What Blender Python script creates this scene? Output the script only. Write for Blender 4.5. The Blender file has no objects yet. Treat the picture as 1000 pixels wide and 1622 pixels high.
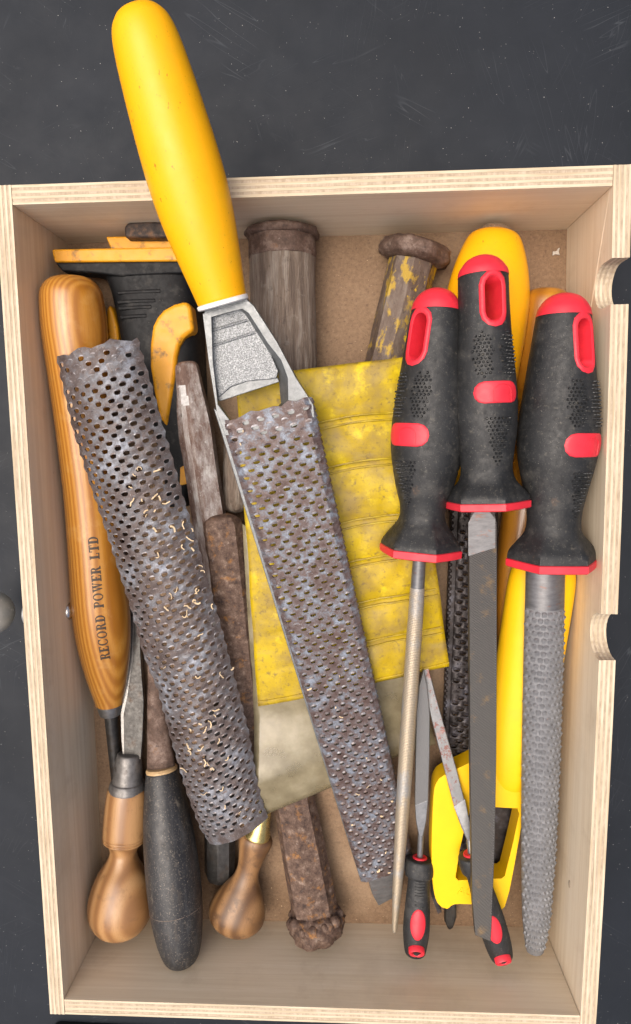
import bpy, bmesh, math, random
from mathutils import Vector, Matrix, noise, Euler
random.seed(7)
sc = bpy.context.scene
C = sc.collection
S = 0.001                                   # everything is written in millimetres

# ------------------------------------------------------------------ camera
F = 1007.0
RIM, FL = 76.0, 14.0                        # heights of rim and drawer floor above the worktop
CAM = Vector((18.3, 98.3, 390.1))
ROT = Euler((-0.1164, 0.0479, -0.0128), 'XYZ').to_matrix()
cd = bpy.data.cameras.new("camera"); cam = bpy.data.objects.new("camera", cd); C.objects.link(cam)
cd.sensor_fit = 'HORIZONTAL'; cd.sensor_width = 36.0; cd.lens = 36.0 * F / 1000.0
cd.clip_start = 0.01; cd.clip_end = 50
cam.location = CAM * S; cam.rotation_euler = (-0.1164, 0.0479, -0.0128)
sc.camera = cam

# ------------------------------------------------------------------ light
w = bpy.data.worlds.new("World"); sc.world = w; w.use_nodes = True
SUN_EL, SUN_AZ = math.radians(76), math.radians(-85)      # from the upper left of the picture
nt = w.node_tree
sky = nt.nodes.new('ShaderNodeTexSky'); sky.sky_type = 'NISHITA'; sky.sun_disc = False
sky.sun_elevation = SUN_EL; sky.sun_rotation = SUN_AZ
sky.air_density = 0.7; sky.dust_density = 9.0; sky.ozone_density = 0.2
bg = nt.nodes['Background']; nt.links.new(sky.outputs[0], bg.inputs[0]); bg.inputs[1].default_value = 0.135
sl = bpy.data.lights.new("sun", 'SUN'); sl.energy = 1.5; sl.angle = math.radians(60); sl.color = (1, .96, .89)
so = bpy.data.objects.new("sun", sl); C.objects.link(so)
dirv = Vector((math.sin(SUN_AZ) * math.cos(SUN_EL), math.cos(SUN_AZ) * math.cos(SUN_EL), math.sin(SUN_EL)))
so.rotation_euler = dirv.to_track_quat('Z', 'Y').to_euler(); so.location = (0, 0, 2)
sc.view_settings.view_transform = 'Standard'; sc.view_settings.look = 'None'
sc.view_settings.exposure = 0.38; sc.view_settings.gamma = 1.0

# ------------------------------------------------------------------ measuring helpers
def ray(px, py): return ROT @ Vector(((px - 500) / F, -(py - 811) / F, -1.0))
def P(px, py, h):                           # point of the place seen at a pixel, h mm above the drawer floor
    d = ray(px, py); k = (FL + h - CAM.z) / d.z
    return CAM + d * k
def depth(X): return -(ROT.transposed() @ (X - CAM)).z

def frame(A, B, roll=0.0):                  # y axis runs from B back to A, z up, x to the right
    y = (A - B).normalized(); z = Vector((0, 0, 1)); z = (z - y * z.dot(y)).normalized(); x = y.cross(z)
    M = Matrix((x, y, z)).transposed().to_4x4() @ Matrix.Rotation(roll, 4, 'Y')
    M.translation = A
    return M

def catmull(pts, n=6):
    out = []
    m = len(pts)
    for i in range(m - 1):
        p0 = pts[max(i - 1, 0)]; p1 = pts[i]; p2 = pts[i + 1]; p3 = pts[min(i + 2, m - 1)]
        for k in range(n):
            t = k / n
            out.append(tuple(.5 * ((2 * b) + (-a + c) * t + (2 * a - 5 * b + 4 * c - d) * t * t + (-a + 3 * b - 3 * c + d) * t ** 3)
                             for a, b, c, d in zip(p0, p1, p2, p3)))
    out.append(tuple(pts[-1]))
    return out

# ------------------------------------------------------------------ mesh builder
class MB:
    def __init__(s): s.v = []; s.f = []; s.mi = []; s.cur = 0
    def add(s, vs, fs):
        o = len(s.v); s.v += [Vector(v) for v in vs]
        for f in fs: s.f.append([o + i for i in f]); s.mi.append(s.cur)
    def loft(s, rings, caps=(True, True)):
        n = len(rings[0]); vs = [p for r in rings for p in r]; fs = []
        for i in range(len(rings) - 1):
            for k in range(n):
                a = i * n + k; b = i * n + (k + 1) % n
                fs.append((a, b, b + n, a + n))
        if caps[0]: fs.append(tuple(range(n - 1, -1, -1)))
        if caps[1]: fs.append(tuple((len(rings) - 1) * n + k for k in range(n)))
        s.add(vs, fs)
    def lathe(s, prof, n=32, sx=1, sz=1, cx=None, cz=None, rough=None, facets=0, pw=2.0, t0=0, caps=(True, True), ph=0.0, hexa=None):
        rings = []
        for (t, r) in prof:
            r = max(r, .02)
            ox = cx(t) if cx else 0; oz = cz(t) if cz else 0
            ring = []
            for k in range(n):
                a = 2 * math.pi * k / n + ph
                ca, sa = math.cos(a), math.sin(a); q = r
                if pw != 2.0: q = r / (abs(ca) ** pw + abs(sa) ** pw) ** (1 / pw)
                if facets:
                    b = (a % (2 * math.pi / facets)) - math.pi / facets
                    q = r * math.cos(math.pi / facets) ** .5 / max(math.cos(b), .5) 
                if hexa:
                    b = (a % (math.pi / 3)) - math.pi / 6; q *= 1 + hexa(t) * (.93 / math.cos(b) - 1)
                p = Vector((ox + q * sx * sa, -(t + t0), oz + q * sz * ca))
                if rough:
                    am, fr = rough
                    m_ = 1 + am / max(r, 1) * (noise.noise(p * fr + Vector((t0, 3, 1))) + .5 * noise.noise(p * fr * 2.7))
                    p = Vector((ox + (p.x - ox) * m_, p.y, oz + (p.z - oz) * m_))
                ring.append(p)
            rings.append(ring)
        s.loft(rings, caps)
    def prism(s, poly, z0, z1):
        n = len(poly)
        ar = sum(poly[i][0] * poly[(i + 1) % n][1] - poly[(i + 1) % n][0] * poly[i][1] for i in range(n))
        if ar < 0: poly = poly[::-1]
        vs = [(x, y, z0) for x, y in poly] + [(x, y, z1) for x, y in poly]
        fs = [tuple(range(n - 1, -1, -1)), tuple(range(n, 2 * n))] + [(i, (i + 1) % n, (i + 1) % n + n, i + n) for i in range(n)]
        s.add(vs, fs)
    def box(s, a, b):
        s.prism([(a[0], a[1]), (b[0], a[1]), (b[0], b[1]), (a[0], b[1])], a[2], b[2])
    def ringprism(s, outer, inner_t, inner_b, z0, z1):
        n = len(outer)
        vs = [(x, y, z1) for x, y in outer] + [(x, y, z0) for x, y in outer] + [(x, y, z1) for x, y in inner_t] + [(x, y, z0) for x, y in inner_b]
        fs = []
        for i in range(n):
            j = (i + 1) % n
            fs += [(i, j, j + 2 * n, i + 2 * n), (i + n, j + n, j, i), (i + 2 * n, j + 2 * n, j + 3 * n, i + 3 * n), (i + 3 * n, j + 3 * n, j + n, i + n)]
        s.add(vs, fs)
    def tube(s, pts, r, n=8):
        pts = [Vector(p) for p in pts]; rings = []
        for i, p in enumerate(pts):
            d = (pts[min(i + 1, len(pts) - 1)] - pts[max(i - 1, 0)]).normalized()
            u = d.cross(Vector((.13, .21, 1))).normalized(); v_ = d.cross(u)
            rr = r[i] if isinstance(r, (list, tuple)) else r
            rings.append([p + u * math.cos(2 * math.pi * k / n) * rr + v_ * math.sin(2 * math.pi * k / n) * rr for k in range(n)])
        s.loft(rings)
    def xform(s, M): s.v = [M @ v for v in s.v]; return s

def link_mesh(name, mb, mats, parent=None, smooth=True, ang=38, bevel=0, seg=2, solid=0, sub=0, kind=None, label=None, weld=False):
    me = bpy.data.meshes.new(name)
    bm = bmesh.new()
    vv = [bm.verts.new(v * S) for v in mb.v]
    for f, m in zip(mb.f, mb.mi):
        try:
            fc = bm.faces.new([vv[i] for i in f]); fc.material_index = m; fc.smooth = smooth
        except ValueError: pass
    if weld: bmesh.ops.remove_doubles(bm, verts=bm.verts, dist=1e-6)
    bmesh.ops.recalc_face_normals(bm, faces=bm.faces)
    if smooth and not sub:
        lim = math.radians(ang)
        for e in bm.edges:
            if len(e.link_faces) == 2 and e.calc_face_angle(0) > lim: e.smooth = False
    bm.to_mesh(me); bm.free()
    if not isinstance(mats, (list, tuple)): mats = [mats]
    for m in mats: me.materials.append(m)
    o = bpy.data.objects.new(name, me); C.objects.link(o)
    if parent: o.parent = parent
    if solid:
        d = o.modifiers.new("thickness", 'SOLIDIFY'); d.thickness = solid * S; d.offset = -1
    if bevel:
        d = o.modifiers.new("bevel", 'BEVEL'); d.width = bevel * S; d.segments = seg; d.limit_method = 'ANGLE'; d.angle_limit = math.radians(30)
        d.harden_normals = smooth
    if sub:
        d = o.modifiers.new("sub", 'SUBSURF'); d.levels = sub; d.render_levels = sub
    if kind: o['kind'] = kind
    if label: o['label'] = label
    return o

class Thing:
    def __init__(s, name, label, cat, A, B, roll=0.0, group=None):
        s.M = frame(A, B, roll); s.Mi = s.M.inverted(); s.L = (A - B).length; s.A = A; s.B = B
        s.o = bpy.data.objects.new(name, None); C.objects.link(s.o)
        s.o.empty_display_size = .02
        Mm = s.M.copy(); Mm.translation = s.M.translation * S; s.o.matrix_world = Mm
        s.o['label'] = label; s.o['category'] = cat
        if group: s.o['group'] = group
    def loc(s, px, py, z=0.0):               # pixel -> (x, y) on the thing's own plane at height z
        c = s.Mi @ CAM; d = s.Mi.to_3x3() @ ray(px, py); k = (z - c.z) / d.z; q = c + d * k
        return (q.x, q.y)
    def poly(s, pts, z=0.0): return [s.loc(x, y, z) for x, y in pts]
    def part(s, name, mb, mat, **kw): return link_mesh(name, mb, mat, parent=kw.pop('parent', s.o), **kw)
def screen(X):
    q = ROT.transposed() @ (X - CAM); return 500 + F * q.x / -q.z, 811 - F * q.y / -q.z
def profile(A, B, items, n=5):              # widths in the photograph at rows along an axis -> (t, r) in mm
    ax, ay = screen(A); bx, by = screen(B); zA, zB = depth(A), depth(B); L = (A - B).length
    cosn = abs(by - ay) / math.hypot(bx - ax, by - ay); out = []
    for py, wd in items:
        q = (py - ay) / (by - ay); t = (q / zB) / ((1 - q) / zA + q / zB)
        dd = zA + (zB - zA) * t
        out.append((t * L, wd * cosn / 2 * dd / F))
    return catmull(out, n) if n > 1 else out
def rint(prof, t):
    if t <= prof[0][0]: return prof[0][1]
    for a, b in zip(prof, prof[1:]):
        if t <= b[0]: return a[1] + (b[1] - a[1]) * (t - a[0]) / max(b[0] - a[0], 1e-6)
    return prof[-1][1]

# ------------------------------------------------------------------ materials
def new_mat(name):
    m = bpy.data.materials.new(name); m.use_nodes = True
    nt = m.node_tree; return m, nt, nt.nodes['Principled BSDF']
def coords(nt, stretch=(1, 1, 1), rot=(0, 0, 0), off=(0, 0, 0)):
    tc = nt.nodes.new('ShaderNodeTexCoord'); mp = nt.nodes.new('ShaderNodeMapping')
    mp.inputs['Scale'].default_value = [1000 * q for q in stretch]; mp.inputs['Rotation'].default_value = rot; mp.inputs['Location'].default_value = off
    nt.links.new(tc.outputs['Object'], mp.inputs[0]); return mp.outputs[0]
def noise_n(nt, vec, scale, detail=5, rough=.6, dist=0):
    n = nt.nodes.new('ShaderNodeTexNoise'); nt.links.new(vec, n.inputs['Vector'])
    n.inputs['Scale'].default_value = scale; n.inputs['Detail'].default_value = detail; n.inputs['Roughness'].default_value = rough; n.inputs['Distortion'].default_value = dist
    return n.outputs['Fac']
def maprange(nt, v, a, b, c=0.0, d=1.0):
    n = nt.nodes.new('ShaderNodeMapRange'); nt.links.new(v, n.inputs[0])
    for i, q in enumerate((a, b, c, d)): n.inputs[i + 1].default_value = q
    return n.outputs[0]
def ramp(nt, v, cols):
    n = nt.nodes.new('ShaderNodeValToRGB'); nt.links.new(v, n.inputs[0]); e = n.color_ramp.elements
    while len(e) < len(cols): e.new(.5)
    for el, (p, c) in zip(e, cols): el.position = p; el.color = (*c, 1)
    return n.outputs[0]
def mixc(nt, f, a, b):
    n = nt.nodes.new('ShaderNodeMix'); n.data_type = 'RGBA'
    nt.links.new(f, n.inputs[0]) if not isinstance(f, float) else setattr(n.inputs[0], 'default_value', f)
    for i, q in ((6, a), (7, b)):
        if isinstance(q, tuple): n.inputs[i].default_value = (*q, 1)
        else: nt.links.new(q, n.inputs[i])
    return n.outputs[2]
def mul(nt, a, b, op='MULTIPLY'):
    n = nt.nodes.new('ShaderNodeMath'); n.operation = op
    for i, q in enumerate((a, b)):
        if isinstance(q, (int, float)): n.inputs[i].default_value = q
        else: nt.links.new(q, n.inputs[i])
    return n.outputs[0]
def bump(nt, bs, hgt, dist, strength=1.0, prev=None):
    n = nt.nodes.new('ShaderNodeBump'); n.inputs['Distance'].default_value = dist * S; n.inputs['Strength'].default_value = strength
    nt.links.new(hgt, n.inputs['Height'])
    if prev: nt.links.new(prev, n.inputs['Normal'])
    nt.links.new(n.outputs[0], bs.inputs['Normal']); return n.outputs[0]
def worn(name, cols, scale=.15, detail=8, stretch=(1, 1, 1), rough=(.45, .65), metal=0.0, bmp=0.0, bscale=.8, spots=(), spec=.5, coat=0.0, nrough=.65, off=(0, 0, 0), rot=(0, 0, 0)):
    m, nt, bs = new_mat(name); v = coords(nt, stretch, rot, off); v1 = coords(nt, (1, 1, 1), off=off)
    f = noise_n(nt, v, scale, detail, nrough); c = ramp(nt, f, cols)
    mt = None
    for (col, sca, lo, hi, amt, *st) in spots:
        vv = coords(nt, st[0], off=off) if st else v1
        g = mul(nt, maprange(nt, noise_n(nt, vv, sca, 6, .65), lo, hi), amt); c = mixc(nt, g, c, col)
    nt.links.new(c, bs.inputs['Base Color'])
    bs.inputs['Metallic'].default_value = metal; bs.inputs['Specular IOR Level'].default_value = spec
    nt.links.new(maprange(nt, noise_n(nt, v1, scale * 3, 4), .3, .7, *rough), bs.inputs['Roughness'])
    if coat: bs.inputs['Coat Weight'].default_value = coat; bs.inputs['Coat Roughness'].default_value = .15
    if bmp: bump(nt, bs, noise_n(nt, v1, bscale, 5, .7), bmp)
    return m
def grain(name, c1, c2, c3, across=.35, along=.02, rough=(.35, .5), bmp=.06, coat=0, fibre=.25, axis=1, spots=(), dist=.6):
    st = [1, 1, 1]; st[axis] = along / across
    m, nt, bs = new_mat(name); v = coords(nt, st); v1 = coords(nt)
    f = noise_n(nt, v, across, 3, .5, dist)
    st2 = [1, 1, 1]; st2[axis] = .05
    g = noise_n(nt, coords(nt, st2), 2.2, 3, .6)
    c = ramp(nt, f, [(.34, c1), (.5, c2), (.64, c3)])
    c = mixc(nt, mul(nt, maprange(nt, g, .45, .75), fibre), c, c1)
    for (col, sca, lo, hi, amt) in spots:
        q = mul(nt, maprange(nt, noise_n(nt, v1, sca, 6, .65), lo, hi), amt); c = mixc(nt, q, c, col)
    nt.links.new(c, bs.inputs['Base Color'])
    nt.links.new(maprange(nt, g, .3, .7, *rough), bs.inputs['Roughness'])
    if coat: bs.inputs['Coat Weight'].default_value = coat; bs.inputs['Coat Roughness'].default_value = .2
    bump(nt, bs, g, bmp)
    return m
def ringwood(name, c1, c2, c3, band=.5, rough=(.3, .45), coat=.3, spots=(), dist=2.0, tilt=.05):
    m, nt, bs = new_mat(name); v = coords(nt, (1, .06, 1), rot=(tilt, 0, .4)); v1 = coords(nt)
    wv = nt.nodes.new('ShaderNodeTexWave'); wv.wave_type = 'BANDS'; wv.bands_direction = 'DIAGONAL'; nt.links.new(v, wv.inputs[0])
    wv.inputs['Scale'].default_value = .314 * band; wv.inputs['Distortion'].default_value = dist; wv.inputs['Detail'].default_value = 3; wv.inputs['Detail Scale'].default_value = .4
    c = ramp(nt, wv.outputs['Fac'], [(.05, c1), (.5, c2), (.95, c3)])
    g = noise_n(nt, coords(nt, (1, .04, 1)), 2.0, 3, .6)
    c = mixc(nt, mul(nt, maprange(nt, g, .5, .75), .45), c, c1)
    for (col, sca, lo, hi, amt) in spots:
        q = mul(nt, maprange(nt, noise_n(nt, v1, sca, 6, .65), lo, hi), amt); c = mixc(nt, q, c, col)
    nt.links.new(c, bs.inputs['Base Color'])
    nt.links.new(maprange(nt, g, .3, .7, *rough), bs.inputs['Roughness'])
    bs.inputs['Coat Weight'].default_value = coat; bs.inputs['Coat Roughness'].default_value = .2
    bump(nt, bs, g, .05)
    return m
def filecut(name, c1, c2, period, rot, metal=.6, spots=(), amp=.1, rough=.45):
    m, nt, bs = new_mat(name); v = coords(nt, rot=rot); v1 = coords(nt)
    wv = nt.nodes.new('ShaderNodeTexWave'); wv.bands_direction = 'Y'; nt.links.new(v, wv.inputs[0])
    wv.inputs['Scale'].default_value = .314 / period; wv.inputs['Distortion'].default_value = .4; wv.inputs['Detail Scale'].default_value = 1
    c = ramp(nt, wv.outputs['Fac'], [(.1, c1), (.9, c2)])
    for (col, sca, lo, hi, amt, *st) in spots:
        vv = coords(nt, st[0]) if st else v1
        q = mul(nt, maprange(nt, noise_n(nt, vv, sca, 6, .65), lo, hi), amt); c = mixc(nt, q, c, col)
    nt.links.new(c, bs.inputs['Base Color']); bs.inputs['Metallic'].default_value = metal; bs.inputs['Roughness'].default_value = rough
    b = bump(nt, bs, wv.outputs['Fac'], amp)
    bump(nt, bs, noise_n(nt, v1, 1.5, 3), .08, 1, b)
    return m

m_face = grain('birch_face', (.69, .57, .41), (.74, .625, .46), (.77, .66, .50), across=.35, along=.008, rough=(.5, .7), bmp=.04, fibre=.55, spots=[((.42, .30, .19), .03, .58, .75, .35), ((.22, .15, .10), .25, .71, .76, .5), ((.34, .24, .15), .012, .55, .7, .25)])
m_facex = grain('birch_face_short', (.69, .57, .41), (.74, .625, .46), (.77, .66, .50), across=.35, along=.008, rough=(.5, .7), bmp=.04, fibre=.55, axis=0, spots=[((.42, .30, .19), .03, .58, .75, .35), ((.22, .15, .10), .25, .71, .76, .5), ((.34, .24, .15), .012, .55, .7, .25)])
m_long = grain('ply_long', (.44, .35, .23), (.545, .455, .32), (.61, .525, .385), across=.5, along=.03, rough=(.6, .8), bmp=.06, fibre=.5)
m_longx = grain('ply_long_short_side', (.44, .35, .23), (.545, .455, .32), (.61, .525, .385), across=.5, along=.03, rough=(.6, .8), bmp=.06, fibre=.5, axis=0)
m_cross = worn('ply_end_grain', [(.3, (.33, .255, .175)), (.5, (.42, .335, .24)), (.7, (.50, .41, .31))], scale=.6, detail=4, rough=(.7, .9), bmp=.12, bscale=1.5, stretch=(1, .3, 1), spots=[((.16, .10, .06), .3, .66, .74, .6)])
m_hard = worn('hardboard', [(.3, (.12, .07, .038)), (.5, (.20, .122, .066)), (.7, (.27, .175, .10))], scale=.5, detail=10, rough=(.6, .8), bmp=.15, bscale=1.2, nrough=.8, spots=[((.09, .05, .028), .7, .56, .66, .75), ((.45, .33, .21), .8, .64, .70, .6), ((.42, .30, .19), .02, .5, .7, .4)])
m_dome = worn('zinc_grey', [(.3, (.30, .305, .30)), (.7, (.38, .385, .38))], scale=.15, rough=(.3, .45), metal=.35, bmp=.05, spots=[((.7, .7, .68), .3, .62, .66, .7), ((.2, .2, .2), .4, .66, .70, .7)])
m_screw = worn('zinc_screw', [(.3, (.5, .48, .45)), (.7, (.7, .68, .64))], scale=1, rough=(.2, .35), metal=1)

m_blackgrip = worn('black_rubber', [(.3, (.008, .0085, .009)), (.7, (.018, .019, .020))], scale=.12, rough=(.42, .7), bmp=.1, bscale=2.5, spots=[((.10, .095, .085), .10, .52, .74, .38), ((.20, .18, .14), .5, .58, .75, .35), ((.34, .31, .26), 1.6, .63, .71, .6), ((.12, .065, .03), .07, .66, .74, .5)], off=(3, 5, 1))
m_dots = worn('black_rubber_dots', [(.3, (.008, .0085, .009)), (.7, (.020, .021, .022))], scale=.2, rough=(.3, .45), spots=[((.16, .14, .11), .5, .58, .72, .6)])
m_red = worn('red_plastic', [(.3, (.62, .018, .035)), (.7, (.74, .03, .05))], scale=.1, rough=(.4, .55), bmp=.05, bscale=2, spots=[((.25, .03, .02), .6, .67, .75, .5), ((.8, .25, .25), 1.2, .70, .74, .35)])
m_yel = worn('yellow_plastic', [(.3, (.82, .385, .002)), (.7, (.88, .43, .003))], scale=.05, rough=(.34, .46), spec=.35, bmp=.03, bscale=1.2, spots=[((.45, .24, .01), .9, .63, .69, .6), ((.30, .13, .01), .35, .665, .68, .85, (1, .5, 1)), ((.66, .36, .01), .05, .54, .72, .6), ((.95, .75, .3), 1.4, .71, .76, .5, (1, .3, 1))])
m_yel2 = worn('lemon_plastic', [(.3, (.82, .48, .002)), (.7, (.88, .53, .003))], scale=.05, rough=(.4, .52), spec=.35, bmp=.03, bscale=1.2, spots=[((.40, .26, .01), .8, .70, .76, .8), ((.58, .38, .01), .04, .58, .75, .4)])
m_amber = worn('amber_plastic', [(.3, (.62, .27, .006)), (.7, (.72, .33, .008))], scale=.08, rough=(.4, .55), bmp=.05, spots=[((.10, .06, .025), .13, .56, .70, .8), ((.12, .07, .03), 1.0, .66, .72, .5)])
m_grime = worn('black_grimy_plastic', [(.3, (.006, .006, .007)), (.7, (.012, .013, .014))], scale=.15, rough=(.5, .7), spec=.25, bmp=.06, bscale=1.5, spots=[((.10, .095, .085), .10, .54, .74, .45), ((.25, .23, .2), 1.0, .66, .73, .5)])
m_white = worn('white_ring', [(.3, (.72, .72, .70)), (.7, (.8, .8, .78))], scale=.3, rough=(.4, .5))
m_alu = worn('cast_alloy', [(.3, (.15, .158, .16)), (.7, (.24, .25, .253))], scale=.25, rough=(.35, .5), metal=.7, bmp=.12, bscale=1.2, spots=[((.14, .13, .12), .3, .62, .70, .6)])
m_sand = worn('cast_alloy_grainy', [(.36, (.13, .137, .14)), (.5, (.25, .26, .265)), (.64, (.44, .455, .46))], scale=1.9, detail=3, rough=(.35, .55), metal=.75, bmp=.3, bscale=1.7)
m_blade = worn('blued_rusty_sheet', [(.36, (.07, .042, .036)), (.48, (.12, .088, .082)), (.56, (.15, .16, .185)), (.70, (.29, .335, .41))], scale=.13, detail=9, rough=(.35, .6), metal=.35, bmp=.12, bscale=1.2, nrough=.72, spots=[((.12, .065, .05), .4, .56, .70, .6), ((.5, .5, .5), 1.2, .62, .70, .7), ((.07, .05, .045), .9, .58, .68, .6), ((.20, .08, .04), .12, .66, .74, .6)])
m_blade2 = worn('browned_sheet', [(.36, (.06, .042, .037)), (.48, (.105, .083, .078)), (.56, (.135, .133, .142)), (.70, (.31, .335, .39))], scale=.06, detail=9, rough=(.45, .68), metal=.35, bmp=.12, bscale=1.2, nrough=.72, off=(11, 4, 2), spots=[((.10, .065, .055), .4, .55, .70, .6), ((.5, .5, .5), 1.2, .62, .70, .7), ((.07, .05, .045), .9, .58, .68, .6)])
m_teeth = worn('worn_bright_teeth', [(.38, (.10, .07, .065)), (.52, (.19, .17, .17)), (.68, (.32, .33, .36))], scale=.35, detail=6, rough=(.35, .6), metal=.45)
m_rustlight = worn('rubbed_rusty_iron', [(.3, (.13, .08, .06)), (.45, (.27, .22, .20)), (.6, (.45, .43, .41)), (.72, (.6, .59, .57))], scale=.2, detail=9, rough=(.4, .6), metal=.35, bmp=.2, bscale=.9, stretch=(1, .3, 1), nrough=.75)
m_darkblade = worn('dark_oily_sheet', [(.35, (.014, .011, .010)), (.55, (.045, .038, .038)), (.7, (.10, .10, .12))], scale=.10, rough=(.35, .55), metal=.5, bmp=.1, spots=[((.09, .05, .035), .3, .6, .7, .6)])
m_wrap = ringwood('varnished_ash', (.32, .122, .011), (.40, .168, .018), (.46, .21, .032), band=.5, coat=.5, dist=2.6, spots=[((.55, .34, .12), .05, .55, .72, .5)])
m_orange = ringwood('orange_varnish', (.30, .115, .006), (.38, .155, .009), (.44, .19, .015), band=.12, coat=.6, spots=[((.20, .09, .02), .25, .62, .72, .6)])
m_pear = ringwood('worn_beech', (.26, .125, .045), (.36, .185, .07), (.43, .24, .10), band=.16, coat=.25, rough=(.35, .5), spots=[((.16, .08, .035), .12, .56, .72, .6), ((.10, .05, .03), .7, .68, .74, .7)])
m_pear2 = ringwood('brown_beech', (.12, .058, .022), (.20, .10, .038), (.27, .145, .06), band=.16, coat=.15, rough=(.4, .55), spots=[((.08, .04, .02), .13, .52, .68, .75), ((.40, .26, .13), .5, .64, .72, .5)])
m_blackwood = worn('black_lacquer', [(.3, (.012, .012, .013)), (.7, (.022, .022, .024))], scale=.1, rough=(.38, .55), bmp=.06, bscale=1.0, spots=[((.26, .22, .17), 1.1, .56, .68, .65), ((.22, .19, .15), .35, .60, .70, .5, (1, .4, 1)), ((.05, .05, .05), .3, .5, .7, .7, (1, .25, 1)), ((.10, .075, .05), .12, .56, .72, .45, (1, .3, 1))])
m_tan = worn('tan_ring', [(.3, (.40, .26, .12)), (.7, (.55, .38, .2))], scale=.5, rough=(.4, .6))
m_brass = worn('brass', [(.3, (.52, .40, .13)), (.7, (.70, .56, .24))], scale=.2, rough=(.22, .35), metal=.9)
m_ferr = worn('steel_ferrule', [(.3, (.13, .125, .12)), (.7, (.27, .26, .25))], scale=.3, rough=(.4, .6), metal=.7, bmp=.05, spots=[((.06, .045, .035), .2, .58, .7, .7)])
m_steel = worn('dark_steel', [(.3, (.04, .038, .036)), (.7, (.10, .097, .092))], scale=.2, rough=(.35, .55), metal=.75, bmp=.08, spots=[((.07, .045, .03), .15, .55, .7, .6)])
m_bright = worn('ground_steel', [(.3, (.17, .166, .158)), (.7, (.27, .26, .25))], scale=.4, rough=(.3, .45), metal=.8, bmp=.06)
m_rust = worn('rusty_iron', [(.33, (.04, .024, .018)), (.5, (.11, .068, .05)), (.70, (.27, .205, .17))], scale=.11, detail=9, rough=(.55, .8), metal=.25, bmp=.35, bscale=.7, nrough=.75, spots=[((.20, .085, .025), .12, .62, .74, .7), ((.42, .38, .34), .5, .64, .73, .55), ((.025, .015, .012), .3, .6, .72, .7)])
m_rust2 = worn('rusty_iron_orange', [(.33, (.028, .016, .012)), (.48, (.095, .055, .038)), (.58, (.15, .098, .07)), (.7, (.34, .26, .21))], scale=.22, detail=9, rough=(.55, .8), metal=.2, bmp=.4, bscale=.6, nrough=.75, off=(7, 1, 4), spots=[((.34, .15, .03), .16, .57, .70, .75), ((.35, .31, .28), .5, .64, .73, .5), ((.025, .015, .012), .3, .58, .72, .7)])
m_rustgrey = worn('rusty_iron_scoured', [(.3, (.075, .045, .035)), (.46, (.15, .095, .075)), (.57, (.28, .24, .22)), (.7, (.50, .48, .46))], scale=.13, detail=9, rough=(.45, .7), metal=.4, bmp=.3, bscale=.8, nrough=.75, stretch=(1, .35, 1), spots=[((.6, .58, .56), .45, .62, .70, .55), ((.03, .018, .014), .3, .6, .72, .6)])
m_oldbolt = worn('dark_rusty_bolt', [(.35, (.015, .013, .013)), (.52, (.05, .035, .028)), (.7, (.16, .085, .045))], scale=.22, detail=8, rough=(.5, .7), metal=.3, bmp=.3)
m_scour = worn('scraped_bright_patch', [(.3, (.45, .44, .43)), (.7, (.75, .74, .73))], scale=.5, rough=(.4, .6), metal=.5, bmp=.2)
m_oldwood = grain('weathered_wood', (.11, .08, .06), (.19, .145, .11), (.27, .23, .19), across=.35, along=.03, rough=(.6, .8), bmp=.9, fibre=.9, spots=[((.30, .27, .23), .16, .58, .72, .55), ((.45, .40, .34), .7, .66, .73, .5), ((.05, .035, .025), .2, .6, .72, .6)])
m_flake = worn('rusty_flaking_yellow', [(.3, (.06, .04, .03)), (.5, (.12, .085, .065)), (.7, (.19, .155, .125))], scale=.14, detail=9, rough=(.5, .7), metal=.2, bmp=.35, bscale=.6, stretch=(1, .4, 1), spots=[((.46, .30, .02), .16, .53, .60, .75, (1, .5, 1)), ((.60, .40, .01), .10, .60, .64, .9, (1, .6, 1)), ((.03, .02, .014), .35, .6, .7, .7)])
m_vinyl = worn('yellow_vinyl', spec=.3, cols=[(.3, (.32, .215, .003)), (.5, (.44, .305, .003)), (.7, (.51, .365, .004))], scale=.04, rough=(.38, .55), bmp=.25, bscale=.12, spots=[((.24, .165, .05), .05, .45, .66, .8), ((.12, .08, .035), .35, .55, .70, .7), ((.10, .07, .03), 1.1, .64, .72, .6), ((.36, .29, .15), .03, .58, .72, .4, (1, 2.5, 1)), ((.66, .50, .01), .07, .58, .68, .7)])
m_seam = worn('grimy_vinyl_seam', [(.3, (.20, .135, .006)), (.5, (.33, .23, .006)), (.7, (.48, .35, .008))], scale=.12, rough=(.4, .6))
m_rasp = worn('grey_rasp_steel', [(.3, (.15, .152, .158)), (.7, (.22, .222, .23))], scale=.15, rough=(.5, .65), metal=.3, spec=.4, bmp=.08, bscale=2, spots=[((.26, .12, .07), .22, .66, .72, .5)])
m_shank = worn('grey_shank_steel', [(.3, (.12, .12, .123)), (.7, (.20, .20, .205))], scale=.2, rough=(.35, .5), metal=.6, bmp=.05, stretch=(1, 3, 1), spots=[((.24, .10, .06), .2, .60, .68, .6, (.6, 2, 1))])
m_round = filecut('golden_file_cut', (.32, .265, .19), (.52, .44, .325), .95, (0, 0, .08), metal=.5, rough=.42, amp=.16, spots=[((.36, .36, .35), .035, .50, .58, .85, (1, .7, 1)), ((.05, .03, .02), .3, .66, .72, .8)])
m_flat = filecut('dark_file_cut', (.045, .043, .04), (.095, .09, .085), .8, (0, 0, -.42), metal=.45, rough=.5, amp=.15, spots=[((.24, .15, .055), .12, .58, .72, .55), ((.42, .40, .37), 1.3, .69, .74, .6)])
m_need = filecut('fine_file_cut', (.13, .13, .13), (.20, .20, .20), .6, (0, 0, .5), metal=.5, amp=.05, spots=[((.28, .12, .09), .3, .66, .72, .5)])
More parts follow.
